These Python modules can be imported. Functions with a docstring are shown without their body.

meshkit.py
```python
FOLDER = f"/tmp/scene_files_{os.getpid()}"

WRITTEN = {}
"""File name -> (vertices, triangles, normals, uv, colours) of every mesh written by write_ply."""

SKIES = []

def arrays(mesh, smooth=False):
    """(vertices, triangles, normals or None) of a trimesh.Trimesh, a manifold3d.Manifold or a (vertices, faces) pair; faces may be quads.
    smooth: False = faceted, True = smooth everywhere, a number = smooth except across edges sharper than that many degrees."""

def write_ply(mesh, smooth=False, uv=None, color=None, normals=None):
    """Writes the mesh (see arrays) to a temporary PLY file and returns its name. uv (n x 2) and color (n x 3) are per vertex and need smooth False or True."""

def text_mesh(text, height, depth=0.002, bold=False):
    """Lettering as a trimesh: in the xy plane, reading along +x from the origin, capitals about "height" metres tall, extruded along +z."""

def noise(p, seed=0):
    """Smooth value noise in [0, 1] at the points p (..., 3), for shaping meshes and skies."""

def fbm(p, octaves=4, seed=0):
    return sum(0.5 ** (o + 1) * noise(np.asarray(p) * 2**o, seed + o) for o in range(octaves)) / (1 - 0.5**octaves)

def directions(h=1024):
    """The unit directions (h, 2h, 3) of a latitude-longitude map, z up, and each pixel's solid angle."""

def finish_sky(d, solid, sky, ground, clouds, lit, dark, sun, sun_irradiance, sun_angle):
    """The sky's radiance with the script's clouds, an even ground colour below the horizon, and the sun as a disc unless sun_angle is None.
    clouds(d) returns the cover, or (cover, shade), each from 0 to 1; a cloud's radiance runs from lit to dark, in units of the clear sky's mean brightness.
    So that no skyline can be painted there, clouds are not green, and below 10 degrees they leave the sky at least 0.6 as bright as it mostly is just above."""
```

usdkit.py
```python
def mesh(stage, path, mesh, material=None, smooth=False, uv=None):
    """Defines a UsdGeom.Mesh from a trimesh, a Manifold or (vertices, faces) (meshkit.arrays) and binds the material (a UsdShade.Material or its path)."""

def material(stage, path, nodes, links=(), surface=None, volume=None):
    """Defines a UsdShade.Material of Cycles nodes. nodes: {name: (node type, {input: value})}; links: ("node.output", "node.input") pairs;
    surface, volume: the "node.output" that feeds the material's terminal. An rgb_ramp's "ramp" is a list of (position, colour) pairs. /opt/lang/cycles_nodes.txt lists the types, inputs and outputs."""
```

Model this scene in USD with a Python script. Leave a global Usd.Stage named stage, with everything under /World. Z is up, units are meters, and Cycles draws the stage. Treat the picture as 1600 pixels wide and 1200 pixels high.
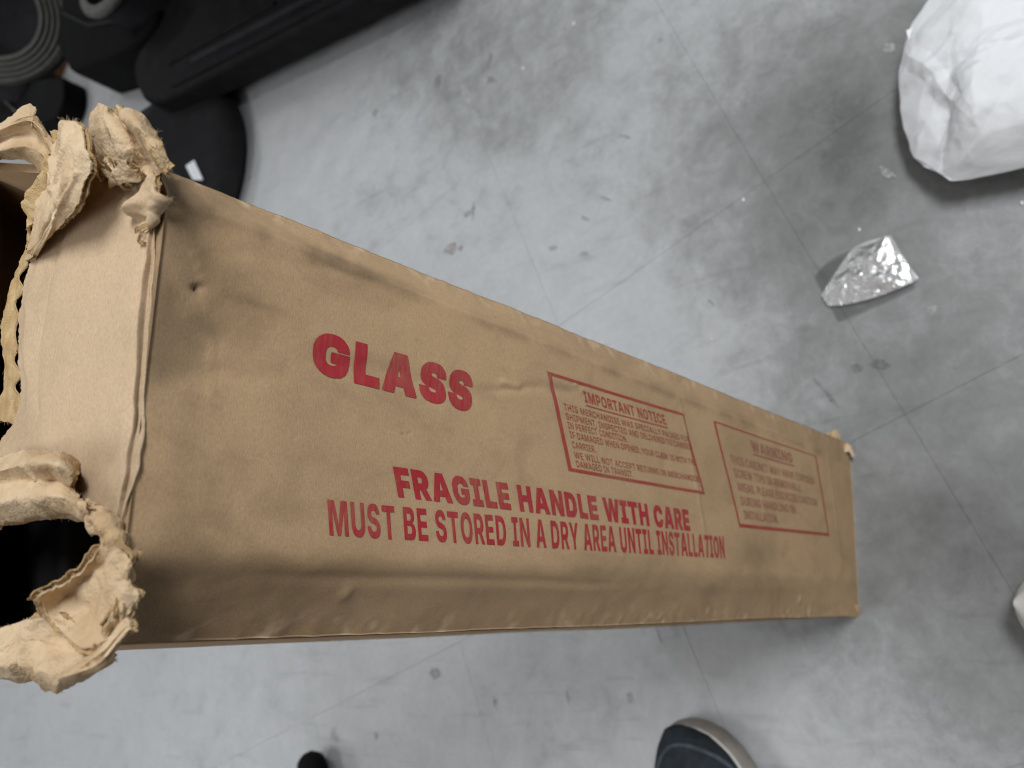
import glob, math
import numpy as np, trimesh, meshkit, usdkit
from scipy.ndimage import gaussian_filter1d, gaussian_filter, map_coordinates
from scipy.interpolate import RectBivariateSpline, splprep, splev
from shapely import affinity, box as sbox, union_all
from pxr import Usd, UsdGeom, UsdLux, UsdShade, Gf, Sdf, Vt

stage = Usd.Stage.CreateInMemory()
UsdGeom.SetStageUpAxis(stage, UsdGeom.Tokens.z)
UsdGeom.SetStageMetersPerUnit(stage, 1.0)
UsdGeom.Xform.Define(stage, '/World')
rng = np.random.default_rng(7)

# ------------------------------------------------------------------ camera
# a phone held 0.85 m above the floor, nearly over the upper end of the carton, rolled so that
# the carton's height runs across the picture
FPX, HC = 1280.0, 0.85
NADIR = (1790.0, 889.0)
_d = np.array([NADIR[0] - 800, NADIR[1] - 600, FPX]); _d /= np.linalg.norm(_d)
def _floor(px, py):
    r = np.array([px - 800, py - 600, FPX]); p = r / (r @ _d); return p - _d * (p @ _d)
_x = _floor(1340, 962) - _floor(1290, 678); _x /= np.linalg.norm(_x)
RW = np.array([-_x, np.cross(_d, _x), -_d])            # world = RW @ (right, down, forward)
def ray(px, py): return RW @ np.array([px - 800, py - 600, FPX])
CAM = np.array([0, 0, HC])
def at(px, py, z=0.0):
    """the point at height z that lies on the sight line of a spot in the photograph"""
    r = ray(px, py); return CAM + r * ((z - HC) / r[2])

cam = UsdGeom.Camera.Define(stage, '/World/camera')
m3 = np.array([RW @ [1, 0, 0], RW @ [0, -1, 0], RW @ [0, 0, -1]])
cam.AddTransformOp().Set(Gf.Matrix4d(*[float(v) for row in [(*m3[0], 0), (*m3[1], 0), (*m3[2], 0), (*CAM, 1)] for v in row]))
cam.CreateHorizontalApertureAttr(36.0); cam.CreateVerticalApertureAttr(27.0)
cam.CreateFocalLengthAttr(36.0 * FPX / 1600)
cam.CreateClippingRangeAttr(Gf.Vec2f(0.01, 100))
cam.CreateFStopAttr(12.0); cam.CreateFocusDistanceAttr(0.345)
cam.CreateExposureAttr(0.62)

# ------------------------------------------------------------------ lamps: ceiling fluorescents, an added front lamp, a stand-in for ceiling bounce
def lamp(name, loc, sx, sy, power, color=(0.95, 0.98, 1.0)):
    l = UsdLux.RectLight.Define(stage, '/World/' + name)
    l.CreateWidthAttr(sx); l.CreateHeightAttr(sy); l.CreateIntensityAttr(power); l.CreateNormalizeAttr(False)
    l.CreateColorAttr(Gf.Vec3f(*color)); l.AddTranslateOp().Set(Gf.Vec3d(*loc))
    return l
LAMP = 8.0
lamp('ceiling_lamp', (-0.9, 2.2, 2.8), 1.2, 0.6, LAMP)
lamp('ceiling_lamp_001', (2.3, 1.9, 2.8), 1.2, 0.6, LAMP)
lamp('ceiling_lamp_002', (-0.9, 4.6, 2.8), 1.2, 0.6, LAMP)
lamp('ceiling_lamp_003', (3.0, 3.6, 2.8), 1.2, 0.6, LAMP)
lamp('ceiling_lamp_004', (1.0, -1.0, 2.4), 1.2, 0.6, LAMP * 2.6)  # added lamp that brightens the printed face
lamp('ceiling_bounce_lamp', (0, 1.0, 3.2), 7, 8, 0.25, (1.0, 0.98, 0.96))

# ------------------------------------------------------------------ helpers
used = {}
def path_of(name, parent):
    base = (parent.GetPath().pathString if parent is not None else '/World') + '/' + name
    n = used.get(base, 0); used[base] = n + 1
    return base if n == 0 else f'{base}_{n:03d}'
origin = {}
def thing(name, label=None, cat=None, base=(0, 0, 0), group=None, kind=None):
    x = UsdGeom.Xform.Define(stage, path_of(name, None)); x.AddTranslateOp().Set(Gf.Vec3d(*[float(v) for v in base]))
    p = x.GetPrim(); origin[p.GetPath()] = np.array(base, float); tag(p, label, cat, group, kind)
    return p
def tag(p, label=None, cat=None, group=None, kind=None):
    for k, v in (('label', label), ('category', cat), ('group', group), ('kind', kind)):
        if v: p.SetCustomDataByKey(k, v)
    return p
def part(name, mesh, mat, parent=None, smooth=35, label=None, kind=None):
    """one mesh, given in world coordinates, under its thing (or part)"""
    v, f = (mesh if isinstance(mesh, tuple) else (mesh.vertices, mesh.faces))
    v = np.asarray(v, float)
    o = np.zeros(3)
    if parent is not None:
        q = parent.GetPath()
        while q not in origin and q != Sdf.Path('/World'): q = q.GetParentPath()
        o = origin.get(q, o)
    p = usdkit.mesh(stage, path_of(name, parent), (v - o, f), mat, smooth).GetPrim()
    if label: p.SetCustomDataByKey('label', label)
    if kind: p.SetCustomDataByKey('kind', kind)
    return p

def quads(n, m):
    i, j = np.meshgrid(np.arange(n - 1), np.arange(m - 1), indexing='ij')
    a = (i * m + j).ravel(); return np.stack([a, a + m, a + m + 1, a + 1], 1)
def grid_normals(P):
    du, dv = np.gradient(P, axis=0), np.gradient(P, axis=1)
    n = np.cross(du, dv); return n / np.maximum(np.linalg.norm(n, axis=-1, keepdims=True), 1e-12)
def solid_grid(P, t, N=None):
    """closed sheet: grid P (n, m, 3) and a second skin t behind it (against the normals)"""
    n, m = P.shape[:2]; N = grid_normals(P) if N is None else N
    B = P - N * np.asarray(t)[..., None] if np.ndim(t) else P - N * t
    v = np.vstack([P.reshape(-1, 3), B.reshape(-1, 3)]); q = quads(n, m); k = n * m
    ring = np.concatenate([np.arange(m), np.arange(1, n) * m + m - 1, (n - 1) * m + np.arange(m - 2, -1, -1), np.arange(n - 2, 0, -1) * m])
    nx = np.roll(ring, -1)
    side = np.stack([ring, ring + k, nx + k, nx], 1)
    allq = np.vstack([q, q[:, ::-1] + k, side])
    f = np.vstack([allq[:, [0, 1, 2]], allq[:, [0, 2, 3]]])
    tm = trimesh.Trimesh(v, f, process=False)
    return tm
def upsample(C, n, m):
    C = np.asarray(C, float); r, c = C.shape[:2]
    ku, kv = min(3, r - 1), min(3, c - 1)
    u, w = np.linspace(0, 1, r), np.linspace(0, 1, c)
    return np.stack([RectBivariateSpline(u, w, C[..., k], kx=ku, ky=kv)(np.linspace(0, 1, n), np.linspace(0, 1, m)) for k in range(C.shape[2])], -1)
def ridged(p, scale, seed, octaves=3):
    return 1 - np.abs(2 * meshkit.fbm(np.asarray(p) * scale, octaves, seed) - 1) * 2
def tube(pts, r, n=8, closed=False):
    pts = np.asarray(pts, float); k = len(pts); r = np.broadcast_to(r, k)
    t = np.gradient(pts, axis=0)
    if closed: t = np.roll(pts, -1, 0) - np.roll(pts, 1, 0)
    t /= np.linalg.norm(t, axis=1, keepdims=True) + 1e-12
    up = np.array([0, 0, 1.0]); s = np.cross(t, up); bad = np.linalg.norm(s, axis=1) < 1e-3; s[bad] = [1, 0, 0]
    s /= np.linalg.norm(s, axis=1, keepdims=True); w = np.cross(s, t)
    a = np.linspace(0, 2 * np.pi, n, endpoint=False)
    V = pts[:, None] + r[:, None, None] * (np.cos(a)[None, :, None] * s[:, None] + np.sin(a)[None, :, None] * w[:, None])
    v = V.reshape(-1, 3); f = []
    for i in range(k if closed else k - 1):
        for j in range(n):
            A, B, C, D = i * n + j, i * n + (j + 1) % n, ((i + 1) % k) * n + (j + 1) % n, ((i + 1) % k) * n + j
            f += [[A, B, C], [A, C, D]]
    if not closed:
        for e, o in ((0, 1), (k - 1, -1)):
            c = len(v); v = np.vstack([v, pts[e]])
            for j in range(n): f.append([c, e * n + (j + 1) % n, e * n + j][::o])
    return trimesh.Trimesh(v, f, process=False)
def prism(poly, z0, z1, bevel=0.004, rings=3):
    """closed solid over a polygon (n, 2) with rounded top rim"""
    from shapely import Polygon
    P = Polygon(poly).buffer(0)
    tm = [];
    V = np.asarray(P.exterior.coords)[:-1]
    if not P.exterior.is_ccw: V = V[::-1]
    # resample
    L = np.r_[0, np.cumsum(np.linalg.norm(np.diff(np.vstack([V, V[:1]]), axis=0), axis=1))]
    n = 96; s = np.linspace(0, L[-1], n, endpoint=False)
    W = np.vstack([V, V[:1]]); R = np.stack([np.interp(s, L, W[:, k]) for k in (0, 1)], 1)
    R = gaussian_filter1d(R, 0.8, axis=0, mode='wrap')
    T = np.roll(R, -1, 0) - np.roll(R, 1, 0); N = np.stack([-T[:, 1], T[:, 0]], 1); N /= np.linalg.norm(N, axis=1, keepdims=True)
    levels = [(z0, 0.0)] + [(z1 - bevel + bevel * math.sin(a), bevel * (1 - math.cos(a))) for a in np.linspace(0, math.pi / 2, rings + 1)]
    v = np.vstack([np.c_[R + N * o, np.full(n, z)] for z, o in levels]); f = []
    for l in range(len(levels) - 1):
        for j in range(n):
            a, b = l * n + j, l * n + (j + 1) % n; f += [[a, b, b + n], [a, b + n, a + n]]
    for l, o in ((0, -1), (len(levels) - 1, 1)):
        c = v[l * n:(l + 1) * n].mean(0); k = len(v); v = np.vstack([v, c])
        for j in range(n): f.append([k, l * n + j, l * n + (j + 1) % n][::o])
    return trimesh.Trimesh(v, f, process=False)

# ------------------------------------------------------------------ materials
def mat(name, nodes, links, surface='p.BSDF'):
    return usdkit.material(stage, '/World/Looks/' + name, nodes, links, surface=surface)
def plain(name, c1, c2, scale=40, rough=0.7, bump=0.0, bscale=300, spec=0.3, bdist=0.001, detail=4, **extra):
    nodes = {'g': ('geometry', {}), 'n': ('noise_texture', {'scale': scale, 'detail': detail, 'roughness': 0.6}),
             'r': ('rgb_ramp', {'ramp': [(0.3, c1), (0.7, c2)]}),
             'b': ('noise_texture', {'scale': bscale, 'detail': 3.0}), 'u': ('bump', {'strength': bump, 'distance': bdist}),
             'p': ('principled_bsdf', {'roughness': rough, 'specular_ior_level': spec, **extra})}
    links = [('g.position', 'n.vector'), ('n.fac', 'r.fac'), ('r.color', 'p.base_color')]
    if bump: links += [('g.position', 'b.vector'), ('b.fac', 'u.height'), ('u.normal', 'p.normal')]
    return mat(name, nodes, links)

def kraft(name, dark, light, dirt=0.55, seedv=0.0, grime_shade=False):
    nodes = {'g': ('geometry', {}),
        'm1': ('mapping', {'scale': (520, 1500, 2000), 'location': (seedv, 0, 0)}), 'fib': ('noise_texture', {'scale': 1.0, 'detail': 4.0, 'roughness': 0.65}),
        'm2': ('mapping', {'scale': (9, 9, 6), 'location': (seedv, 3, 0)}), 'big': ('noise_texture', {'scale': 1.0, 'detail': 5.0, 'roughness': 0.6}),
        'm3': ('mapping', {'scale': (30, 30, 14), 'location': (seedv, 7, 2)}), 'blot': ('noise_texture', {'scale': 1.0, 'detail': 6.0, 'roughness': 0.65, 'distortion': 0.6}),
        'r1': ('rgb_ramp', {'ramp': [(0.3, dark), (0.72, light)]}),
        'r2': ('rgb_ramp', {'ramp': [(0.3, (0.76, 0.74, 0.72)), (0.5, (1.0, 1.0, 1.0)), (0.72, (1.12, 1.11, 1.1))]}),
        'r3': ('rgb_ramp', {'ramp': [(0.50, (1, 1, 1)), (0.74, (0.60, 0.58, 0.57))]}),
        'x1': ('mix', {'mix_type': 'multiply', 'fac': 0.85}), 'x2': ('mix', {'mix_type': 'multiply', 'fac': dirt}),
        'm5': ('mapping', {'scale': (900, 1500, 1500)}), 'gr': ('noise_texture', {'scale': 1.0, 'detail': 2.0, 'roughness': 0.8}), 'r5': ('rgb_ramp', {'ramp': [(0.3, (0.86, 0.86, 0.86)), (0.7, (1.12, 1.12, 1.12))]}), 'x3': ('mix', {'mix_type': 'multiply', 'fac': 0.8}),
        # handling marks follow the board's own map: grime and painted shade darken and grey it, rubbed spots are paler
        'gd': ('mix', {'mix_type': 'multiply', 'fac': 1.0, 'color2': (0.50, 0.51, 0.52)}), 'gm': ('mix', {'mix_type': 'mix', 'fac': 0.0}),
        'gl': ('mix', {'mix_type': 'mix', 'fac': 0.55, 'color2': (0.66, 0.52, 0.36)}), 'gk': ('mix', {'mix_type': 'mix', 'fac': 0.0}),
        'at': ('attribute', {'attribute': 'grime_shade'}), 'ar': ('attribute', {'attribute': 'rubbed'}),
        'm4': ('mapping', {'scale': (500, 1400, 2600)}), 'bn': ('noise_texture', {'scale': 1.0, 'detail': 3.0}), 'u': ('bump', {'strength': 0.2, 'distance': 0.0004}),
        'p': ('principled_bsdf', {'roughness': 0.72, 'specular_ior_level': 0.25})}
    links = [('g.position', 'm1.vector'), ('m1.vector', 'fib.vector'), ('g.position', 'm2.vector'), ('m2.vector', 'big.vector'), ('g.position', 'm3.vector'), ('m3.vector', 'blot.vector'),
             ('fib.fac', 'r1.fac'), ('big.fac', 'r2.fac'), ('blot.fac', 'r3.fac'), ('r1.color', 'x1.color1'), ('r2.color', 'x1.color2'),
             ('x1.color', 'x2.color1'), ('r3.color', 'x2.color2'), ('g.position', 'm5.vector'), ('m5.vector', 'gr.vector'), ('gr.fac', 'r5.fac'), ('x2.color', 'x3.color1'), ('r5.color', 'x3.color2'), ('x3.color', 'gm.color1'), ('x3.color', 'gd.color1'), ('gd.color', 'gm.color2'), ('x3.color', 'gl.color1'), ('gm.color', 'gk.color1'), ('gl.color', 'gk.color2'), ('gk.color', 'p.base_color'),
             ('g.position', 'm4.vector'), ('m4.vector', 'bn.vector'), ('bn.fac', 'u.height'), ('u.normal', 'p.normal')]
    if grime_shade: links += [('at.fac', 'gm.fac'), ('ar.fac', 'gk.fac')]
    return mat(name, nodes, links)
M = {}
M['kraft'] = kraft('kraft', (0.455, 0.300, 0.168), (0.54, 0.368, 0.213))
M['kraft_face'] = kraft('kraft_face', (0.455, 0.300, 0.168), (0.54, 0.368, 0.213), grime_shade=True)
M['kraft_inner'] = kraft('kraft_inner', (0.45, 0.325, 0.205), (0.55, 0.41, 0.27), 0.15, 5.0)
M['torn'] = plain('torn_paper', (0.46, 0.315, 0.18), (0.66, 0.515, 0.345), 38, 0.85, 0.6, 900, 0.15, 0.0012)
M['torn_edge'] = plain('torn_fibre', (0.42, 0.27, 0.12), (0.58, 0.42, 0.23), 160, 0.9, 0.8, 1500, 0.1, 0.0012)
def ink(name, c, fade):
    nodes = {'g': ('geometry', {}), 'm': ('mapping', {'scale': (120, 400, 700)}), 'n': ('noise_texture', {'scale': 1.0, 'detail': 4.0, 'roughness': 0.7}),
             'm2': ('mapping', {'scale': (28, 28, 28)}), 'n2': ('noise_texture', {'scale': 1.0, 'detail': 3.0}),
             's': ('math', {'math_type': 'multiply'}),
             'r': ('rgb_ramp', {'ramp': [(0.18, c), (0.42, tuple(np.array(c) * (1 - fade) + np.array((0.36, 0.25, 0.15)) * fade))]}),
             'p': ('principled_bsdf', {'roughness': 0.6, 'specular_ior_level': 0.25})}
    return mat(name, nodes, [('g.position', 'm.vector'), ('m.vector', 'n.vector'), ('g.position', 'm2.vector'), ('m2.vector', 'n2.vector'), ('n.fac', 's.value1'), ('n2.fac', 's.value2'),
                             ('s.value', 'r.fac'), ('r.color', 'p.base_color')])
M['ink'] = ink('red_ink', (0.40, 0.025, 0.036), 0.38)
M['ink_frame'] = ink('red_frame_ink', (0.37, 0.05, 0.04), 0.35)
M['ink_small'] = ink('red_small_ink', (0.34, 0.058, 0.04), 0.45)
M['ink_faded'] = ink('faded_red_ink', (0.34, 0.12, 0.085), 0.6)

def floor_mat():
    nodes = {'g': ('geometry', {}),
        'big': ('noise_texture', {'scale': 3.2, 'detail': 6.0, 'roughness': 0.62, 'distortion': 0.4}),
        'mid': ('noise_texture', {'scale': 22.0, 'detail': 8.0, 'roughness': 0.74, 'distortion': 0.3}),
        'fine': ('noise_texture', {'scale': 120.0, 'detail': 5.0, 'roughness': 0.7}),
        # grime plus painted-in shade in three patches: bag, carton's foot, beside the cart
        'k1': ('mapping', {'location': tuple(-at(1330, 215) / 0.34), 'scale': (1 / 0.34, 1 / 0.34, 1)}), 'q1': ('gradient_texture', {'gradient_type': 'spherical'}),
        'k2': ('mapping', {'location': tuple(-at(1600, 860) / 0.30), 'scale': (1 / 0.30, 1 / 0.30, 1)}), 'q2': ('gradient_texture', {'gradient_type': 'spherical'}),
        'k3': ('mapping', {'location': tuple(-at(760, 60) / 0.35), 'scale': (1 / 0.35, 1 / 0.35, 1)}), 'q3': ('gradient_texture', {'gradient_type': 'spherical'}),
        'w1': ('math', {'math_type': 'multiply_add', 'value2': 0.74, 'value3': 0.22}), 'w2': ('math', {'math_type': 'multiply_add', 'value2': 0.78}), 'dirt_shade': ('math', {'math_type': 'multiply_add', 'value2': 0.35}),
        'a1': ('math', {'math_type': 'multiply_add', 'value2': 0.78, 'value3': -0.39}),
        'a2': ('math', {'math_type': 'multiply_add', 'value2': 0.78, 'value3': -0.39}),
        's1': ('math', {'math_type': 'add'}), 's2': ('math', {'math_type': 'add'}),
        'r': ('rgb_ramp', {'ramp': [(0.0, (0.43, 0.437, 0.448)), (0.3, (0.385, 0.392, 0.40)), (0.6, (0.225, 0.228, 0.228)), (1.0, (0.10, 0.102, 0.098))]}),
        'rf': ('rgb_ramp', {'ramp': [(0.3, (0.9, 0.9, 0.9)), (0.7, (1.06, 1.06, 1.06))]}), 'x': ('mix', {'mix_type': 'multiply', 'fac': 0.8}),
        # scuffs: thin streaks in two directions
        'ms': ('mapping', {'scale': (70, 9, 1), 'rotation': (0, 0, 0.5)}), 'sc': ('noise_texture', {'scale': 1.0, 'detail': 4.0, 'roughness': 0.6}),
        'rs': ('rgb_ramp', {'ramp': [(0.58, (1, 1, 1)), (0.74, (0.74, 0.74, 0.74))]}), 'x2': ('mix', {'mix_type': 'multiply', 'fac': 0.7}),
        'sp': ('noise_texture', {'scale': 260.0, 'detail': 2.0}), 'rsp': ('rgb_ramp', {'ramp': [(0.70, (1, 1, 1)), (0.78, (0.6, 0.6, 0.6))]}), 'x3': ('mix', {'mix_type': 'multiply', 'fac': 0.6}),
        'rr': ('map_range', {'from_min': 0.3, 'from_max': 0.7, 'to_min': 0.34, 'to_max': 0.52}),
        'u': ('bump', {'strength': 0.15, 'distance': 0.001}),
        'p': ('principled_bsdf', {'specular_ior_level': 0.5})}
    L = [('g.position', k + '.vector') for k in ('big', 'mid', 'fine', 'k1', 'k2', 'k3', 'ms', 'sp')] + [('ms.vector', 'sc.vector'), ('k1.vector', 'q1.vector'), ('k2.vector', 'q2.vector'), ('k3.vector', 'q3.vector'), ('q1.fac', 'w1.value1'), ('q2.fac', 'w2.value1'), ('w1.value', 'w2.value3'), ('q3.fac', 'dirt_shade.value1'), ('w2.value', 'dirt_shade.value3'),
        ('big.fac', 'a1.value1'), ('mid.fac', 'a2.value1'), ('a1.value', 's1.value1'), ('a2.value', 's1.value2'), ('s1.value', 's2.value1'), ('dirt_shade.value', 's2.value2'), ('s2.value', 'r.fac'),
        ('fine.fac', 'rf.fac'), ('r.color', 'x.color1'), ('rf.color', 'x.color2'), ('sc.fac', 'rs.fac'), ('x.color', 'x2.color1'), ('rs.color', 'x2.color2'),
        ('sp.fac', 'rsp.fac'), ('x2.color', 'x3.color1'), ('rsp.color', 'x3.color2'), ('x3.color', 'p.base_color'),
        ('mid.fac', 'rr.value'), ('rr.result', 'p.roughness'), ('mid.fac', 'u.height'), ('u.normal', 'p.normal')]
    return mat('vinyl_floor', nodes, L)
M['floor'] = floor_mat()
M['subfloor'] = plain('joint_dirt', (0.15, 0.15, 0.15), (0.40, 0.40, 0.40), 7, 0.9)
M['black'] = plain('black_plastic', (0.009, 0.009, 0.0098), (0.016, 0.016, 0.0175), 30, 0.75, 0.2, 600, 0.12)
M['black_rubber'] = plain('black_rubber', (0.005, 0.005, 0.005), (0.009, 0.009, 0.009), 60, 0.8, 0.3, 500, 0.1)
M['charcoal'] = plain('charcoal_plastic', (0.018, 0.018, 0.021), (0.029, 0.029, 0.033), 30, 0.7, 0.2, 600, 0.15)
M['grey_rim'] = plain('grey_green_rim', (0.10, 0.103, 0.088), (0.15, 0.153, 0.133), 60, 0.5, 0.2, 400)
M['orange'] = plain('orange_patch', (0.12, 0.05, 0.014), (0.19, 0.085, 0.025), 80, 0.6)
M['white_label'] = plain('white_sticker', (0.72, 0.74, 0.78), (0.82, 0.83, 0.86), 60, 0.6)
M['paper'] = plain('white_paper', (0.66, 0.67, 0.69), (0.71, 0.715, 0.73), 12, 0.6, 0.15, 500, 0.3)
M['hole_shade'] = plain('hole_shade_black', (0.008, 0.008, 0.008), (0.014, 0.014, 0.014), 40, 0.7, spec=0.1)  # near-black that paints the shade inside the torn hole
M['sole'] = plain('sole_rubber', (0.22, 0.20, 0.178), (0.32, 0.295, 0.265), 50, 0.65, 0.2, 400)
M['piping'] = plain('sole_piping', (0.55, 0.53, 0.49), (0.66, 0.64, 0.6), 80, 0.6)
def canvas(name, c):
    nodes = {'g': ('geometry', {}), 'w': ('wave_texture', {'wave_type': 'bands', 'bands_direction': 'x', 'scale': 260.0, 'distortion': 0.6}), 'w2': ('wave_texture', {'wave_type': 'bands', 'bands_direction': 'y', 'scale': 260.0, 'distortion': 0.6}),
             'a': ('math', {'math_type': 'add'}), 'n': ('noise_texture', {'scale': 90.0, 'detail': 4.0}),
             'r': ('rgb_ramp', {'ramp': [(0.3, tuple(np.array(c) * 0.75)), (0.7, tuple(np.array(c) * 1.3))]}), 'u': ('bump', {'strength': 0.5, 'distance': 0.0008}),
             'p': ('principled_bsdf', {'roughness': 0.9, 'specular_ior_level': 0.15})}
    return mat(name, nodes, [('g.position', 'w.vector'), ('g.position', 'w2.vector'), ('g.position', 'n.vector'), ('w.fac', 'a.value1'), ('w2.fac', 'a.value2'), ('a.value', 'u.height'), ('u.normal', 'p.normal'), ('n.fac', 'r.fac'), ('r.color', 'p.base_color')])
M['navy'] = canvas('navy_canvas', (0.030, 0.036, 0.043))
M['navy_light'] = canvas('grey_blue_stitching', (0.075, 0.09, 0.105))
M['white_shoe'] = plain('off_white_rubber', (0.46, 0.455, 0.43), (0.54, 0.535, 0.51), 40, 0.6)
M['crumb'] = plain('white_crumb', (0.5, 0.5, 0.5), (0.7, 0.7, 0.7), 200, 0.7)
def film(name, tint, gloss, fac, rough, bump):
    nodes = {'g': ('geometry', {}), 't': ('transparent_bsdf', {'color': tint}), 'gl': ('glossy_bsdf', {'color': gloss, 'roughness': rough}),
             'n': ('noise_texture', {'scale': 170.0, 'detail': 3.0, 'distortion': 1.0}), 'u': ('bump', {'strength': bump, 'distance': 0.003}),
             'mx': ('mix_closure', {'fac': fac})}
    return mat(name, nodes, [('g.position', 'n.vector'), ('n.fac', 'u.height'), ('u.normal', 'gl.normal'), ('t.BSDF', 'mx.closure1'), ('gl.BSDF', 'mx.closure2')], 'mx.closure')
M['film'] = film('clear_film', (0.70, 0.70, 0.70), (1, 1, 1), 0.06, 0.3, 0.1)
M['foil'] = mat('crinkled_film', {'g': ('geometry', {}), 't': ('transparent_bsdf', {'color': (0.9, 0.9, 0.9)}), 'd': ('diffuse_bsdf', {'color': (0.75, 0.75, 0.75)}), 'gl': ('glossy_bsdf', {'color': (1, 1, 1), 'roughness': 0.30}),
    'n': ('noise_texture', {'scale': 150.0, 'detail': 3.0, 'distortion': 1.0}), 'u': ('bump', {'strength': 0.3, 'distance': 0.003}), 'm1': ('mix_closure', {'fac': 0.22}), 'm2': ('mix_closure', {'fac': 0.45})},
    [('g.position', 'n.vector'), ('n.fac', 'u.height'), ('u.normal', 'gl.normal'), ('t.BSDF', 'm1.closure1'), ('d.BSDF', 'm1.closure2'), ('m1.closure', 'm2.closure1'), ('gl.BSDF', 'm2.closure2')], 'm2.closure')
def stain_mat(name, c, amount):
    nodes = {'g': ('geometry', {}), 'n': ('noise_texture', {'scale': 260.0, 'detail': 5.0, 'roughness': 0.8}), 'r': ('map_range', {'from_min': 0.38, 'from_max': 0.66, 'to_min': 0.0, 'to_max': amount, 'clamp': True}),
             't': ('transparent_bsdf', {'color': (1, 1, 1)}), 'd': ('diffuse_bsdf', {'color': c}), 'mx': ('mix_closure', {})}
    return mat(name, nodes, [('g.position', 'n.vector'), ('n.fac', 'r.value'), ('r.result', 'mx.fac'), ('t.BSDF', 'mx.closure1'), ('d.BSDF', 'mx.closure2')], 'mx.closure')
M['stain'] = stain_mat('dark_scuff', (0.13, 0.13, 0.13), 0.5)
M['rust'] = stain_mat('rusty_stain', (0.26, 0.17, 0.12), 0.6)
M['pale'] = stain_mat('pale_scuff', (0.6, 0.6, 0.6), 0.6)

# ------------------------------------------------------------------ the floor: vinyl tiles, each its own piece
J1, J2 = at(763, 243), at(665, 1108)
dirA = at(850, 500) - at(700, 130); dirA = dirA[:2] / np.linalg.norm(dirA[:2])
ang = math.atan2(dirA[1], dirA[0])
TILE = 0.3048
floor = thing('floor', 'grey scuffed vinyl tile floor under the carton', None, (0, 0, 0), kind='structure')
part('subfloor', trimesh.creation.box((30, 30, 0.02), trimesh.transformations.translation_matrix((0, 0, -0.0111))), M['subfloor'], floor, False)
ca, sa = math.cos(ang), math.sin(ang)
def tile_xy(u, v): return np.array([J1[0] + u * ca - v * sa, J1[1] + u * sa + v * ca])
gap = 0.0002
for i in range(-9, 8):
    for j in range(-5, 14):
        c = tile_xy((i + 0.5) * TILE, (j - 6 + 0.5) * TILE)
        if not (-1.5 < c[0] < 2.9 and -0.7 < c[1] < 3.9): continue
        hgt = 0.0012 * 0.12 * rng.standard_normal()
        cor = []
        for (a, b) in ((0, 0), (1, 0), (1, 1), (0, 1)):
            for inset, z in ((gap / 2, -0.0045), (gap / 2, -0.00025), (gap / 2 + 0.0001, 0.0)):
                uu = (i + a) * TILE + (inset if a == 0 else -inset); vv = (j - 6 + b) * TILE + (inset if b == 0 else -inset)
                cor.append([*tile_xy(uu, vv), z + (hgt * 0.25 if z == 0 else 0)])
        v = np.array(cor).reshape(4, 3, 3); f = []
        for k in range(4):
            for l in range(2):
                A, B = k * 3 + l, ((k + 1) % 4) * 3 + l; f += [[A, B, B + 1], [A, B + 1, A + 1]]
        f += [[2, 5, 8], [2, 8, 11], [6, 3, 0], [9, 6, 0]]
        part('floor_tile', (v.reshape(-1, 3), np.array(f)), M['floor'], floor, False)
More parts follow.
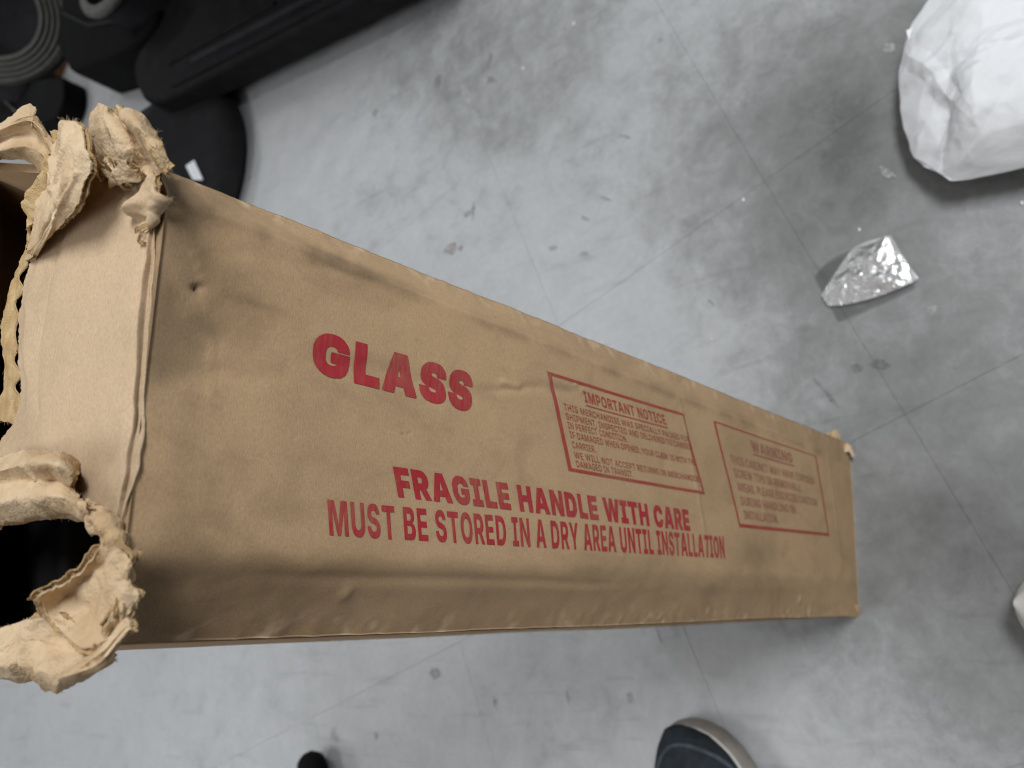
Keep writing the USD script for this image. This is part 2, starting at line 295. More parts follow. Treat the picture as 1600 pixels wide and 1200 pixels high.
# floor beyond the tiles that were laid out singly
for k, (x0, x1, y0, y1) in enumerate(((-15, 15, 4.0, 15), (-15, 15, -15, -0.9), (-15, -1.7, -0.9, 4.0), (3.1, 15, -0.9, 4.0))):
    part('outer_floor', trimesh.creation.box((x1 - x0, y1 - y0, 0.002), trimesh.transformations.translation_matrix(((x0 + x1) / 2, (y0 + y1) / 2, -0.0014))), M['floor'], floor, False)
def blob(px, py, rx, ry, rot, mt, name='stain', seed=0, z=0.0006):
    c = at(px, py); n = 72; a = np.linspace(0, 2 * np.pi, n, endpoint=False)
    rr = np.clip(0.2 + 1.5 * meshkit.fbm(np.c_[np.cos(a) * 2.2, np.sin(a) * 2.2, np.full(n, seed * 3.1)], 4, seed), 0.25, 1.6)
    e = np.c_[np.cos(a) * rx * rr, np.sin(a) * ry * rr]; R = np.array([[math.cos(rot), -math.sin(rot)], [math.sin(rot), math.cos(rot)]]); e = e @ R.T
    v = np.vstack([np.c_[c[0] + e[:, 0], c[1] + e[:, 1], np.full(n, z)], [c[0], c[1], z]])
    part(name, (v, np.array([[n, k, (k + 1) % n] for k in range(n)])), mt, floor, False)
stains = [(767, 125, 8, 5, 0.4, 'stain'), (765, 95, 3, 9, 0.3, 'stain'), (578, 33, 11, 11, 0, 'rust'), (705, 388, 10, 9, 0, 'rust'), (720, 388, 4, 4, 0, 'stain'), (916, 342, 9, 3, 0.6, 'stain'), (945, 310, 10, 2.5, 0.6, 'stain'),
          (977, 214, 10, 2.5, 0.6, 'stain'), (730, 335, 5, 5, 0, 'stain'), (865, 388, 6, 5, 0, 'stain'), (912, 397, 8, 4, 0.2, 'stain'), (585, 177, 5, 5, 0, 'stain'), (1032, 63, 4, 4, 0, 'stain'), (685, 128, 5, 8, 0.2, 'stain'),
          (740, 330, 3, 12, 0.2, 'stain'), (1112, 473, 6, 3, 0.8, 'stain'), (1375, 570, 14, 10, 0.3, 'stain'), (1340, 575, 10, 8, 0.3, 'stain'), (1290, 612, 3, 30, -0.5, 'stain'),
          (888, 1088, 3, 10, -0.2, 'stain'), (775, 1098, 3, 9, -0.2, 'stain'), (985, 1090, 6, 8, 0.1, 'stain'), (680, 1052, 10, 7, 0, 'stain'), (1030, 992, 2, 12, -0.3, 'stain'), (523, 1148, 9, 7, 0.8, 'stain'), (588, 1150, 4, 5, 0, 'stain'),
          (1458, 485, 7, 9, 0.6, 'pale'), (1392, 75, 9, 8, 0, 'pale'), (730, 150, 6, 18, -0.35, 'pale'), (745, 185, 5, 14, -0.35, 'pale'), (1385, 270, 5, 16, -0.6, 'pale')]
for k, (px, py, rx, ry, rot, kd) in enumerate(stains):
    s = np.linalg.norm(at(px + 1, py) - at(px, py)) * 0.5 + np.linalg.norm(at(px, py + 1) - at(px, py)) * 0.5
    blob(px, py, ry * s, rx * s, -rot, M[kd], {'stain': 'scuff_mark', 'rust': 'rust_stain', 'pale': 'pale_scuff'}[kd], k, 0.0005 + 0.00005 * k)

# ------------------------------------------------------------------ the carton
H = 0.716
box_base = at(1315, 820, 0)
carton = thing('cardboard_carton', 'tall brown cardboard carton printed GLASS and FRAGILE in red, torn open at its end', 'carton', (0.066, 0.25, 0))

# face plane through three spots of the printed face, its own axes (s across = -X, v up)
A_top, B_top = at(262, 300, H), at(196, 866, H)
A_bot, B_bot = at(1330, 722, 0), at(1339, 905, 0)
mid_b = (A_bot + B_bot) / 2
e1 = (B_top - A_top); e1 /= np.linalg.norm(e1)
e2 = (A_top + B_top) / 2 - mid_b; e2 -= e1 * (e1 @ e2); e2 /= np.linalg.norm(e2)
nrm = np.cross(e1, e2); nrm *= np.sign(nrm @ (CAM - mid_b))
ORI = mid_b
def on_face(px, py):
    r = ray(px, py); p = CAM + r * (((ORI - CAM) @ nrm) / (r @ nrm)); q = p - ORI
    return np.array([q @ e1, q @ e2])
Lr = [(a := on_face(262, 300)), on_face(1330, 722)]     # upper crease line of the flat face
Ll = [on_face(196, 866), on_face(1339, 905)]            # lower crease line
vt, vb = 0.0, 0.0
NV, NU = 460, 120
vtop = max(Lr[0][1], Ll[0][1])
vv = np.linspace(0, 1, NV)
# edges (top -> bottom), the crushed corners set back from the face
S_up_top, S_up_bot = at(240, 257, H), at(1322, 690, 0.006)
S_lo_top, S_lo_bot = at(125, 1010, H), at(1341, 962, 0.0)
def P3(q): return ORI + q[0] * e1 + q[1] * e2
c_up = np.array([P3(Lr[0]) * (1 - t) + P3(Lr[1]) * t for t in vv]); c_lo = np.array([P3(Ll[0]) * (1 - t) + P3(Ll[1]) * t for t in vv])
c_up[:, 2] = np.linspace(H, 0.0, NV); c_lo[:, 2] = np.linspace(H, 0.0, NV)
s_up = np.array([S_up_top * (1 - t) + S_up_bot * t for t in vv]); s_lo = np.array([S_lo_top * (1 - t) + S_lo_bot * t for t in vv])
s_up[:, 2] = c_up[:, 2]; s_lo[:, 2] = c_lo[:, 2]
# the long corners are not ruler straight
w1 = meshkit.fbm(np.c_[vv * 9, np.zeros(NV), np.zeros(NV)], 4, 3) - 0.5
w2 = meshkit.fbm(np.c_[vv * 7, np.ones(NV) * 5, np.zeros(NV)], 4, 4) - 0.5
s_up += np.c_[w1 * 0.002, w1 * 0.003, np.zeros(NV)]; s_lo += np.c_[w2 * 0.002, w2 * 0.003, np.zeros(NV)]
c_up += np.c_[w2 * 0.004, np.zeros((NV, 2))]
rows = []
nb1, nb2 = 14, 26
for k in range(NV):
    a = np.linspace(0, 1, nb1, endpoint=False)[:, None]; b = np.linspace(0, 1, NU)[:, None]; c = np.linspace(0, 1, nb2 + 1)[1:, None]
    rows.append(np.vstack([s_up[k] * (1 - a) + c_up[k] * a, c_up[k] * (1 - b) + c_lo[k] * b, c_lo[k] * (1 - c) + s_lo[k] * c]))
FP = np.array(rows)                                          # (NV, cols, 3)
FQ = np.stack([gaussian_filter1d(FP[..., k], 3.0, axis=1, mode='nearest') for k in range(3)], -1)
FP = np.stack([gaussian_filter1d(FP[..., k], 1.3, axis=1, mode='nearest') for k in range(3)], -1)
_w = np.clip((np.arange(FP.shape[1]) - (nb1 + NU - 25)) / 15.0, 0, 1) * np.clip((FP.shape[1] - 4 - np.arange(FP.shape[1])) / 6.0, 0, 1); _w = _w[None, :, None]
FP = FP * (1 - _w) + FQ * _w
# dents and creases, given where they lie on the face
uvw = np.stack([(FP - ORI) @ e1, (FP - ORI) @ e2], -1)
def crease(p, q, amp, width, side=None):
    """raised (amp > 0) or sunk line between two spots on the face, in metres; side: a step instead of a ridge"""
    a, b = on_face(*p), on_face(*q); d = b - a; L = np.linalg.norm(d); d /= L; n = np.array([-d[1], d[0]])
    s = (uvw - a) @ d / L; t = (uvw - a) @ n
    wob = (meshkit.fbm(np.stack([s * 5, s * 0, s * 0 + p[0]], -1), 3, int(p[0])) - 0.5) * width * 1.5
    t = t + wob; amp = amp * 0.6
    fade = np.clip(np.minimum(s, 1 - s) * 5 + 0.15, 0, 1) * (s > -0.03) * (s < 1.03)
    if side: return amp * fade * 0.5 * (1 + np.tanh(side * t / width)) * np.exp(-np.maximum(side * t, 0) / (width * 12))
    return amp * fade * np.exp(-(t / width) ** 2)
disp = (meshkit.fbm(FP * 14, 3, 11) - 0.5) * 0.0016 + (meshkit.fbm(FP * 55, 3, 12) - 0.5) * 0.0005
disp += crease((303, 375), (328, 500), 0.0009, 0.0008) + crease((328, 500), (332, 640), 0.0007, 0.0009)
disp += crease((740, 608), (858, 604), -0.0010, 0.0022) + crease((780, 596), (815, 606), 0.0012, 0.0016)
disp += crease((470, 555), (745, 615), -0.0012, 0.004) + crease((230, 575), (470, 590), -0.0008, 0.004)
disp += crease((895, 600), (912, 612), 0.0012, 0.0016) + crease((855, 610), (920, 606), -0.0009, 0.003)
disp += crease((1058, 605), (1108, 862), 0.0016, 0.0011, 1) + crease((1056, 600), (1106, 860), 0.0008, 0.0012)
disp += crease((270, 303), (1280, 697), -0.0006, 0.0014)
disp += crease((330, 390), (560, 425), -0.0005, 0.003) + crease((500, 385), (560, 412), -0.0012, 0.0035)
disp += crease((340, 470), (420, 478), -0.0004, 0.003) + crease((1290, 690), (1318, 900), 0.0008, 0.003) + crease((1178, 690), (1200, 830), 0.0005, 0.002)
disp += crease((360, 902), (1000, 912), -0.0010, 0.0022) + crease((520, 912), (1290, 916), 0.0006, 0.004)
for px, py, r, a in ((308, 450, 0.0013, -0.0022), (316, 452, 0.0026, -0.0008), (1255, 938, 0.003, 0.0014), (560, 930, 0.003, 0.001), (1040, 720, 0.006, -0.0008), (690, 640, 0.012, 0.0012), (640, 677, 0.0008, -0.0006)):
    q = on_face(px, py); disp += a * np.exp(-((uvw - q) ** 2).sum(-1) / r ** 2)
# nicks along the long corners
nick = np.clip(ridged(FP[:, :, :] * [0.6, 1, 1], 55, 21) - 0.35, 0, 1)
col = np.arange(FP.shape[1]); edge_w = np.exp(-((col - 2) / 5.0) ** 2) + np.exp(-((FP.shape[1] - 2 - col) / 7.0) ** 2)
disp += nick * edge_w[None] * 0.0007
FN = np.cross(np.gradient(FP, axis=1), np.gradient(FP, axis=0)); FN /= np.linalg.norm(FN, axis=-1, keepdims=True)
FN *= np.sign((FN[NV // 2, 60] @ (CAM - FP[NV // 2, 60])))
FN = np.stack([gaussian_filter1d(FN[..., k], 1.5, axis=1, mode='nearest') for k in range(3)], -1)
FS = FP + FN * disp[..., None]
# closing lip of the sheet: normals of a grid (rows, cols) follow d/drow x d/dcol
GN = grid_normals(FS); flip = np.sign((GN * FN).sum(-1).mean())
G = FS if flip > 0 else FS[::-1]
# handling marks on the printed face: grime at the upper corner, handled end and smudges; lower strip's shade painted with its grime; rubbed pale nicks
cI = np.arange(FS.shape[1])[None]; rI = np.linspace(0, 1, NV)[:, None]
nz = meshkit.fbm(FP * 45, 5, 51); nz2 = meshkit.fbm(FP * 160, 4, 52)
def band(c, w): return np.exp(-((cI - c) / w) ** 2)
gr = 0.42 * np.clip((cI - (nb1 + NU - 3 + 14 * (nz - 0.5))) / 5.0, 0, 1) * (0.55 + 0.9 * (nz - 0.3)) * np.clip(1.15 - 0.5 * rI, 0, 1)
gr = gr + 0.55 * band(nb1 + 2, 3.0) * np.clip((nz - 0.35) * 3.5, 0, 1) + 0.22 * (cI < nb1) * nz * 1.4
gr = gr + 0.5 * np.exp(-(rI / 0.035) ** 2) * np.clip((nz - 0.3) * 3, 0, 1) + 0.35 * np.exp(-(rI / 0.10) ** 2) * np.clip((nz - 0.42) * 4, 0, 1)
for px, py, ru, rv, k in ((548, 420, 0.0030, 0.016, 0.85), (520, 398, 0.0025, 0.012, 0.6), (600, 432, 0.003, 0.02, 0.3), (328, 512, 0.004, 0.007, 0.45), (300, 520, 0.006, 0.006, 0.3), (255, 560, 0.016, 0.004, 0.35), (400, 475, 0.0018, 0.012, 0.35), (290, 690, 0.02, 0.006, 0.3),
                          (760, 615, 0.003, 0.012, 0.35), (880, 606, 0.003, 0.02, 0.4), (460, 700, 0.02, 0.01, 0.2), (308, 452, 0.0014, 0.0014, 0.7), (627, 677, 0.0006, 0.0008, 1.0), (700, 760, 0.02, 0.02, 0.12), (1180, 860, 0.012, 0.05, 0.35), (980, 880, 0.006, 0.06, 0.3)):
    q = on_face(px, py); e = (((uvw[..., 0] - q[0]) / ru) ** 2 + ((uvw[..., 1] - q[1]) / rv) ** 2); gr = gr + k * np.exp(-e * (0.5 + nz)) * np.clip(0.3 + 1.4 * nz2, 0, 1)
spk = np.clip((meshkit.noise(FP * 420, 61) - 0.93) * 14, 0, 1); gr = np.clip(gr + 0.5 * spk, 0, 0.95)
rb = 0.8 * edge_w[None] * np.clip((nz2 - 0.56) * 6, 0, 1) + 0.7 * np.clip(disp / 0.0012 - 0.5, 0, 1) * np.clip((nz2 - 0.42) * 5, 0, 1); rb = np.clip(rb, 0, 0.8)
fpn = part('front_panel', solid_grid(G, 0.004), M['kraft_face'], carton, True)
for nm, A in (('grime_shade', gr), ('rubbed', rb)):
    A = (A if flip > 0 else A[::-1]).astype(np.float32).ravel(); A = np.concatenate([A, A])
    UsdGeom.PrimvarsAPI(fpn).CreatePrimvar(nm, Sdf.ValueTypeNames.FloatArray, 'vertex').Set(Vt.FloatArray.FromNumpy(A))

# other walls
D = 0.21
back = np.array([0, D, 0])
def ruled(a, b, n=6): t = np.linspace(0, 1, n)[None, :, None]; return a[:, None] * (1 - t) + b[:, None] * t
def facing(Gd, away):                                       # orient a grid so that its normals point the given way
    return Gd if (grid_normals(Gd) @ np.asarray(away, float)).mean() > 0 else Gd[::-1]
st = slice(None, None, 20)
up_l = s_up[st] + [0.0, 0.005, 0]; lo_l = s_lo[st] + [0.0, 0.005, 0]
back_up = np.c_[up_l[:, 0], np.full(len(up_l), s_up[:, 1].max() + D), up_l[:, 2]]; back_lo = np.c_[lo_l[:, 0], np.full(len(lo_l), s_up[:, 1].max() + D), lo_l[:, 2]]
ra, rb = at(243, 258, H), at(0, 238, H); slope = (rb[0] - ra[0]) / (rb[1] - ra[1])
back_up[:, 0] += np.clip(slope * (back_up[:, 1] - s_up[0, 1]) + ra[0] - s_up[0, 0], -0.02, 0.09) * (up_l[:, 2] / H) ** 4
part('side_panel', solid_grid(facing(ruled(up_l, back_up, 12), (1, 0, 0)), 0.004), M['kraft'], carton, 40)
part('side_panel', solid_grid(facing(ruled(lo_l, back_lo, 12), (-1, 0, 0)), 0.004), M['kraft'], carton, 40)
part('rear_panel', solid_grid(facing(ruled(back_up + [0, 0.0045, 0], back_lo + [0, 0.0045, 0], 12), (0, 1, 0)), 0.004), M['kraft'], carton, 40)
bt = np.array([[s_up[-1] + [-0.006, 0.008, 0.003], back_up[-1] + [-0.006, -0.002, 0.003]], [s_lo[-1] + [0.006, 0.008, 0.003], back_lo[-1] + [0.006, -0.002, 0.003]]])
bt[..., 2] = 0.005
part('bottom_panel', solid_grid(facing(bt, (0, 0, 1)), 0.003), M['kraft_inner'], carton, False)

rf = np.array([[at(-25, 150, H - 0.002), at(-25, 1100, H - 0.002)], [back_up[0] + [0, 0, -0.002], back_lo[0] + [0, 0, -0.002]]])
part('added_rear_flap', solid_grid(facing(upsample(rf, 8, 8), (0, 0, 1)), 0.003), M['kraft'], carton, False, 'unseen rear flap added to keep light out of the carton')  # added out of view so the inside stays dark
# print on the face -------------------------------------------------
from PIL import Image, ImageDraw, ImageFont
_font = ImageFont.truetype(glob.glob('/opt/blender-*/*/datafiles/fonts/Inter.woff2')[0], 120)
def glyph_shape(text, weight=700, track=0.0, stroke=0):
    """lettering as a flat shape filling the unit square, baseline to capital height"""
    _font.set_variation_by_axes([14, weight])
    adv = [_font.getlength(c) + track * 120 + 2 * stroke for c in text]
    W, A = int(sum(adv)) + 40, 130
    im = Image.new('L', (W, 180)); dr = ImageDraw.Draw(im); x = 10.0
    for c, a in zip(text, adv): dr.text((x, A), c, 255, _font, anchor='ls', stroke_width=stroke); x += a
    on = np.pad(np.asarray(im) > 127, ((0, 0), (1, 1))).astype(np.int8)
    r, q = np.nonzero(np.diff(on, axis=1) == 1); e = np.nonzero(np.diff(on, axis=1) == -1)[1]
    sh = union_all(sbox(q, -r - 1, e, -r)).buffer(0.6).buffer(-0.6).simplify(0.8)
    a, _, c, _ = sh.bounds; bot = -A - stroke; top = bot + 87 + 2 * stroke
    return affinity.affine_transform(sh, [1 / (c - a), 0, 0, 1 / (top - bot), -a / (c - a), -bot / (top - bot)])
def tri2d(shape, maxe):
    vs, fs, o = [], [], 0
    for g in getattr(shape, 'geoms', [shape]):
        if g.area < 1e-7: continue
        v, f = trimesh.creation.triangulate_polygon(g, engine='earcut'); vs.append(v); fs.append(f + o); o += len(v)
    return np.vstack(vs), np.vstack(fs)
kidx = np.arange(NV)
def face_point(q, lift):
    """from the face's own (across, up) coordinates to the dented surface, a hair above it"""
    # rows are at fixed heights, so find the fractional row and column of each spot
    main = uvw[:, nb1:nb1 + NU]
    vr = main[:, NU // 2, 1]; row = np.interp(-q[:, 1], -vr, kidx)
    i0 = np.clip(np.floor(row).astype(int), 0, NV - 2); fr = (row - i0)[:, None]
    left = main[i0, 0, 0] * (1 - fr[:, 0]) + main[i0 + 1, 0, 0] * fr[:, 0]; right = main[i0, -1, 0] * (1 - fr[:, 0]) + main[i0 + 1, -1, 0] * fr[:, 0]
    colf = nb1 + (q[:, 0] - left) / (right - left) * (NU - 1)
    P = np.stack([map_coordinates(FS[..., k], [row, colf], order=1, mode='nearest') for k in range(3)], -1)
    N = np.stack([map_coordinates(FN[..., k], [row, colf], order=1, mode='nearest') for k in range(3)], -1)
    return P + N * lift
def homog(quad):
    """unit square (0,0),(1,0),(1,1),(0,1) = lower left, lower right, upper right, upper left of the print -> face coordinates"""
    Q = np.array([on_face(*p) for p in quad])
    def f(uv):
        u, v = uv[:, :1], uv[:, 1:]; return (1 - u) * (1 - v) * Q[0] + u * (1 - v) * Q[1] + u * v * Q[2] + (1 - u) * v * Q[3]
    return f, Q
def print_shape(name, shape, quad, mt, label=None, lift=0.00022, maxe=0.0035, parent=None):
    f, Q = homog(quad); v, t = tri2d(shape, maxe)
    q = f(v); tm = trimesh.Trimesh(np.c_[q, np.zeros(len(q))], t, process=False)
    vs, fs = trimesh.remesh.subdivide_to_size(tm.vertices, tm.faces, maxe, max_iter=20)
    P = face_point(vs[:, :2], lift)
    a, b, c = P[fs[:, 0]], P[fs[:, 1]], P[fs[:, 2]]
    if (np.cross(b - a, c - a) @ nrm).sum() < 0: fs = fs[:, ::-1]
    return part(name, (P, fs), mt, parent or carton, True, label)
def frame_shape(tx, ty): return sbox(0, 0, 1, 1).difference(sbox(tx[0], ty[0], 1 - tx[1], 1 - ty[1]))

print_shape('printed_word', glyph_shape('GLASS', 900, 0.01, 3), [(487, 582), (737, 645), (740, 584), (489, 515)], M['ink'], 'large red word GLASS')
print_shape('printed_line', glyph_shape('FRAGILE HANDLE WITH CARE', 900, 0.02, 1), [(622, 777), (1079, 830), (1075, 797), (613, 729)], M['ink'], 'bold red line FRAGILE HANDLE WITH CARE')
print_shape('printed_line', glyph_shape('MUST BE STORED IN A DRY AREA UNTIL INSTALLATION', 780, 0.035), [(514, 837), (1133, 873), (1130, 839), (510, 781)], M['ink'], 'thinner red line MUST BE STORED IN A DRY AREA UNTIL INSTALLATION')
NQ = [(888, 736), (1101, 773), (1066, 646), (854, 580)]
notice = print_shape('notice_frame', frame_shape((0.022, 0.018), (0.035, 0.032)), NQ, M['ink_frame'], 'red rectangle around the important notice', maxe=0.003)
WQ = [(1155, 824), (1296, 838), (1275, 712), (1114, 657)]
warn = print_shape('warning_frame', frame_shape((0.014, 0.014), (0.035, 0.012)), WQ, M['ink_frame'], 'thin faded red rectangle around the warning', maxe=0.003)
def in_quad(Q, u0, u1, v0, v1):
    Q = np.array(Q, float)
    def b(u, v): return tuple((1 - u) * (1 - v) * Q[0] + u * (1 - v) * Q[1] + u * v * Q[2] + (1 - u) * v * Q[3])
    return [b(u0, v0), b(u1, v0), b(u1, v1), b(u0, v1)]
def text_in(Q, text, u0, u1, v0, v1, mt, stroke, name='printed_text'):
    print_shape(name, glyph_shape(text, stroke, 0.04), in_quad(Q, u0, u1, v0, v1), mt, None, 0.00022, 0.003)
text_in(NQ, 'IMPORTANT NOTICE', 0.245, 0.845, 0.785, 0.905, M['ink_frame'], 700)
print_shape('printed_rule', sbox(0, 0, 1, 1), in_quad(NQ, 0.245, 0.85, 0.744, 0.757), M['ink_frame'])
for t, u1, v in (('THIS MERCHANDISE WAS SPECIALLY PACKED FOR', 0.985, 0.637), ('SHIPMENT, INSPECTED AND DELIVERED TO CARRIER', 0.985, 0.541), ('IN PERFECT CONDITION.', 0.51, 0.451),
                 ('IF DAMAGED WHEN OPENED, YOUR CLAIM IS WITH THE', 0.985, 0.355), ('CARRIER.', 0.245, 0.252), ('WE WILL NOT ACCEPT RETURNS OR MERCHANDISE', 0.985, 0.146), ('DAMAGED IN TRANSIT.', 0.49, 0.056)):
    text_in(NQ, t, 0.07, u1, v, v + 0.069, M['ink_small'], 520)
text_in(WQ, 'WARNING', 0.345, 0.745, 0.81, 0.925, M['ink_faded'], 850)
print_shape('printed_rule', sbox(0, 0, 1, 1), in_quad(WQ, 0.345, 0.75, 0.772, 0.79), M['ink_faded'])
for t, u1, v in (('THIS CABINET MAY HAVE EXPOSED', 0.93, 0.62), ('SCREW TIPS IN REMOVABLE', 0.77, 0.49), ('AREAS. PLEASE EXERCISE CAUTION', 0.92, 0.355), ('DURING HANDLING OR', 0.67, 0.22), ('INSTALLATION.', 0.46, 0.085)):
    text_in(WQ, t, 0.085, u1, v, v + 0.085, M['ink_faded'], 560)

# torn end: flaps and curled pieces -----------------------------------
def upsample_folded(C, n, m, sig):
    """straight board between the control points with crisp, slightly rounded folds"""
    C = np.asarray(C, float); r, c = C.shape[:2]
    i, j = np.meshgrid(np.linspace(0, r - 1, n), np.linspace(0, c - 1, m), indexing='ij')
    L = np.stack([map_coordinates(C[..., k], [i, j], order=1) for k in range(3)], -1)
    S = upsample(C, n, m); L = 0.72 * L + 0.28 * S
    return np.stack([gaussian_filter(L[..., k], sig, mode='nearest') for k in range(3)], -1)
def sheet(name, ctrl, mt, t=0.0009, n=60, m=60, rough=0.0006, fold=0.001, ragged=2.5, seed=0, label=None, scale=110, edges=(1, 1, 1, 1), ridges=(), parent=None, ply=0):
    """torn board: control points (spot in the photograph x, y and mm above the rim) -> crumpled sheet with ragged borders"""
    n, m = int(n * 1.5), int(m * 1.5)
    U = upsample_folded(ctrl, n, m, 1.5)
    a = np.linspace(0, 1, n)[:, None] * np.ones((1, m)); b = np.ones((n, 1)) * np.linspace(0, 1, m)[None]
    q = np.stack([U[..., 0] * 0.03, U[..., 1] * 0.03, np.full(U.shape[:2], seed * 7.3)], -1)
    def border(k): return np.maximum.reduce([edges[0] * np.exp(-a * k), edges[1] * np.exp(-(1 - a) * k), edges[2] * np.exp(-b * k), edges[3] * np.exp(-(1 - b) * k)])
    w, w2 = border(9), border(40)
    bite = np.clip(meshkit.fbm(q * 2.2 + 50, 2, seed + 2) - 0.35, 0, 1) * 1.6        # frayed here, clean there
    for k in (0, 1):
        U[..., k] += w * ragged * 3.2 * (meshkit.fbm(q + 31 * k, 3, seed + k) - 0.5) * 2 + w2 * ragged * 2.2 * bite * (meshkit.fbm(q * 6 + 11 * k, 3, seed + 4 + k) - 0.5) * 2
    P = np.array([[at(x, y, H + z * 0.001) for x, y, z in r] for r in U])
    if grid_normals(P)[..., 2].mean() < 0: P, a, b, w, w2 = P[::-1], a[::-1], b[::-1], w[::-1], w2[::-1]
    N = np.stack([gaussian_filter(grid_normals(P)[..., k], 3, mode='nearest') for k in range(3)], -1); N /= np.linalg.norm(N, axis=-1, keepdims=True)
    # sharp bends across a few lines through the piece, then the fine cockle of torn paper
    rs = np.random.default_rng(100 + seed); dd = np.zeros(P.shape[:2]); warp = 0.0035 * (meshkit.fbm(P * 160, 3, seed + 7) - 0.5)
    for k in range(16 if fold > 0.0006 else 3):
        p = P[rs.integers(0, n), rs.integers(0, m)]; an = rs.random() * np.pi
        d = (P[..., 0] - p[0]) * math.cos(an) + (P[..., 1] - p[1]) * math.sin(an) + warp; al = -(P[..., 0] - p[0]) * math.sin(an) + (P[..., 1] - p[1]) * math.cos(an)
        wd_, L = 0.0025 + 0.006 * rs.random(), 0.006 + 0.012 * rs.random()
        dd += rs.choice([-1, 1], p=[0.4, 0.6]) * fold * (0.5 + rs.random()) * np.clip(1 - np.abs(d) / wd_, 0, 1) * np.clip(1.3 - np.abs(al) / L, 0, 1)
    dd = dd + rough * (meshkit.fbm(P * scale * 3, 4, seed + 5) - 0.5) * 1.4 + w2 * 0.0014 * (meshkit.fbm(P * 420, 2, seed + 6) - 0.5)
    for (bc, amp, wd) in ridges:
        wob = (meshkit.fbm(np.stack([a * 7, a * 0 + bc * 40, a * 0], -1), 3, seed + 9) - 0.5) * 0.09
        mod = 0.35 + 1.3 * meshkit.fbm(np.stack([a * 9, a * 0 + bc * 70, a * 0 + 3], -1), 2, seed + 8)
        dd = dd + amp * mod * np.exp(-((b - bc - wob) / wd) ** 2)
    P = P + N * dd[..., None]
    th = t * (0.35 + 0.65 * (1 - w2))
    o = part(name, solid_grid(P, th, N), mt, parent or carton, 40, label)
    if ply:                                                  # a second ply under the first, torn along another line
        w3 = border(18); Q = P - N * 0.0014
        ce = P.mean((0, 1)); out = (P - ce); out /= np.linalg.norm(out, axis=-1, keepdims=True) + 1e-9
        Q = Q + out * (w3 * (ply * 0.0026 * (meshkit.fbm(P * 150, 4, seed + 40) - 0.36) * 2))[..., None] - N * (w3 * 0.0008 * meshkit.fbm(P * 300, 3, seed + 41))[..., None]
        part('paper_ply', solid_grid(Q, 0.0004, N), M['torn_edge'], o, 40)
    # loose fibres along the torn borders
    idx = [(0, k) for k in range(m) if edges[0]] + [(n - 1, k) for k in range(m) if edges[1]] + [(k, 0) for k in range(n) if edges[2]] + [(k, m - 1) for k in range(n) if edges[3]]
    ce = P.mean((0, 1))
    for (i_, j_) in idx:
        for _ in range(1):
            if rs.random() < 0.45 * bite[i_, j_] * 4 + 0.12:
                p = P[i_, j_] - N[i_, j_] * 0.0004; d = p - ce; d /= np.linalg.norm(d) + 1e-9; d = d + rs.normal(0, 0.7, 3); d /= np.linalg.norm(d)
                L = 0.0006 + 0.0016 * rs.random() ** 2; b_ = d + rs.normal(0, 0.5, 3)
                fibres.append(np.array([p - d * 0.0006, p + d * L * 0.5, p + d * L * 0.6 + b_ * L * 0.4]))
    return o

fibres = []
flap_ctrl = [[(140, 238, 2), (172, 240, 3), (215, 252, 3), (252, 290, -0.6)],
             [(92, 325, 2), (148, 325, 3), (222, 330, 2.5), (248, 350, -0.6)],
             [(52, 395, 2), (118, 400, 3), (214, 405, 2.5), (241, 412, -0.6)],
             [(30, 470, 2), (100, 480, 3), (206, 492, 2.5), (233, 500, -0.6)],
             [(28, 555, 2), (92, 570, 3), (200, 582, 2.5), (224, 590, -0.6)],
             [(30, 640, 2), (84, 650, 3), (192, 664, 2.5), (215, 672, -0.6)],
             [(-30, 735, 2), (66, 728, 3), (183, 740, 2.5), (207, 748, -0.6)],
             [(-50, 812, 1), (66, 808, 2), (165, 815, 1.5), (196, 838, -0.6)]]
sheet('front_flap', flap_ctrl, M['kraft_inner'], 0.0018, 150, 80, 0.0004, 0.0005, 2.0, 1, 'pale flap folded in over the torn end', 60, (1, 1, 1, 0.3), ridges=((0.84, 0.0022, 0.022), (0.92, 0.0017, 0.022), (0.1, 0.0012, 0.03), (0.18, -0.0008, 0.02)))
sheet('torn_liner', [[(45, 380, -4), (60, 390, -3)], [(10, 460, -4), (40, 470, -3)], [(2, 540, -4), (36, 545, -3)], [(4, 600, -5), (40, 610, -3)], [(-6, 660, -6), (36, 665, -3)]], M['torn_edge'], 0.0008, 70, 14, 0.0006, 0.0008, 2, 2, 'frayed lower liner showing at the flap edge')
# corrugated medium seen between the liners
cs = np.linspace(0, 1, 160); ex = np.interp(cs, [0, 0.3, 0.6, 1], [40, 26, 22, 28]); ey = 400 + cs * 225
wave = 6.5 * np.sin(cs * 2 * np.pi * 5.2) * (0.6 + 0.4 * np.sin(cs * 9))
sheetW = np.array([[at(x + wv, y, H - 0.0035), at(x + wv * 0.9 + 1, y, H + 0.0012)] for x, y, wv in zip(ex, ey, wave)])
part('corrugated_medium', solid_grid(sheetW, 0.0005), M['torn_edge'], carton, 60, 'wavy corrugated edge of the torn flap')
sheet('torn_strip', [[(98, 198, 12), (112, 186, 18), (128, 196, 20)], [(82, 240, 10), (110, 232, 20), (139, 240, 22)], [(72, 288, 8), (102, 276, 20), (137, 268, 20)],
                     [(58, 325, 6), (86, 315, 17), (119, 318, 17)], [(46, 365, 4), (68, 354, 12), (98, 349, 11)], [(38, 408, 2), (50, 402, 6), (60, 388, 5)]], M['torn'], 0.0009, 90, 40, 0.0005, 0.0013, 2.2, 3, 'long pale curled strip torn from the flap', 120, ridges=((0.55, -0.0016, 0.06), (0.75, 0.0012, 0.05)), ply=1.0)
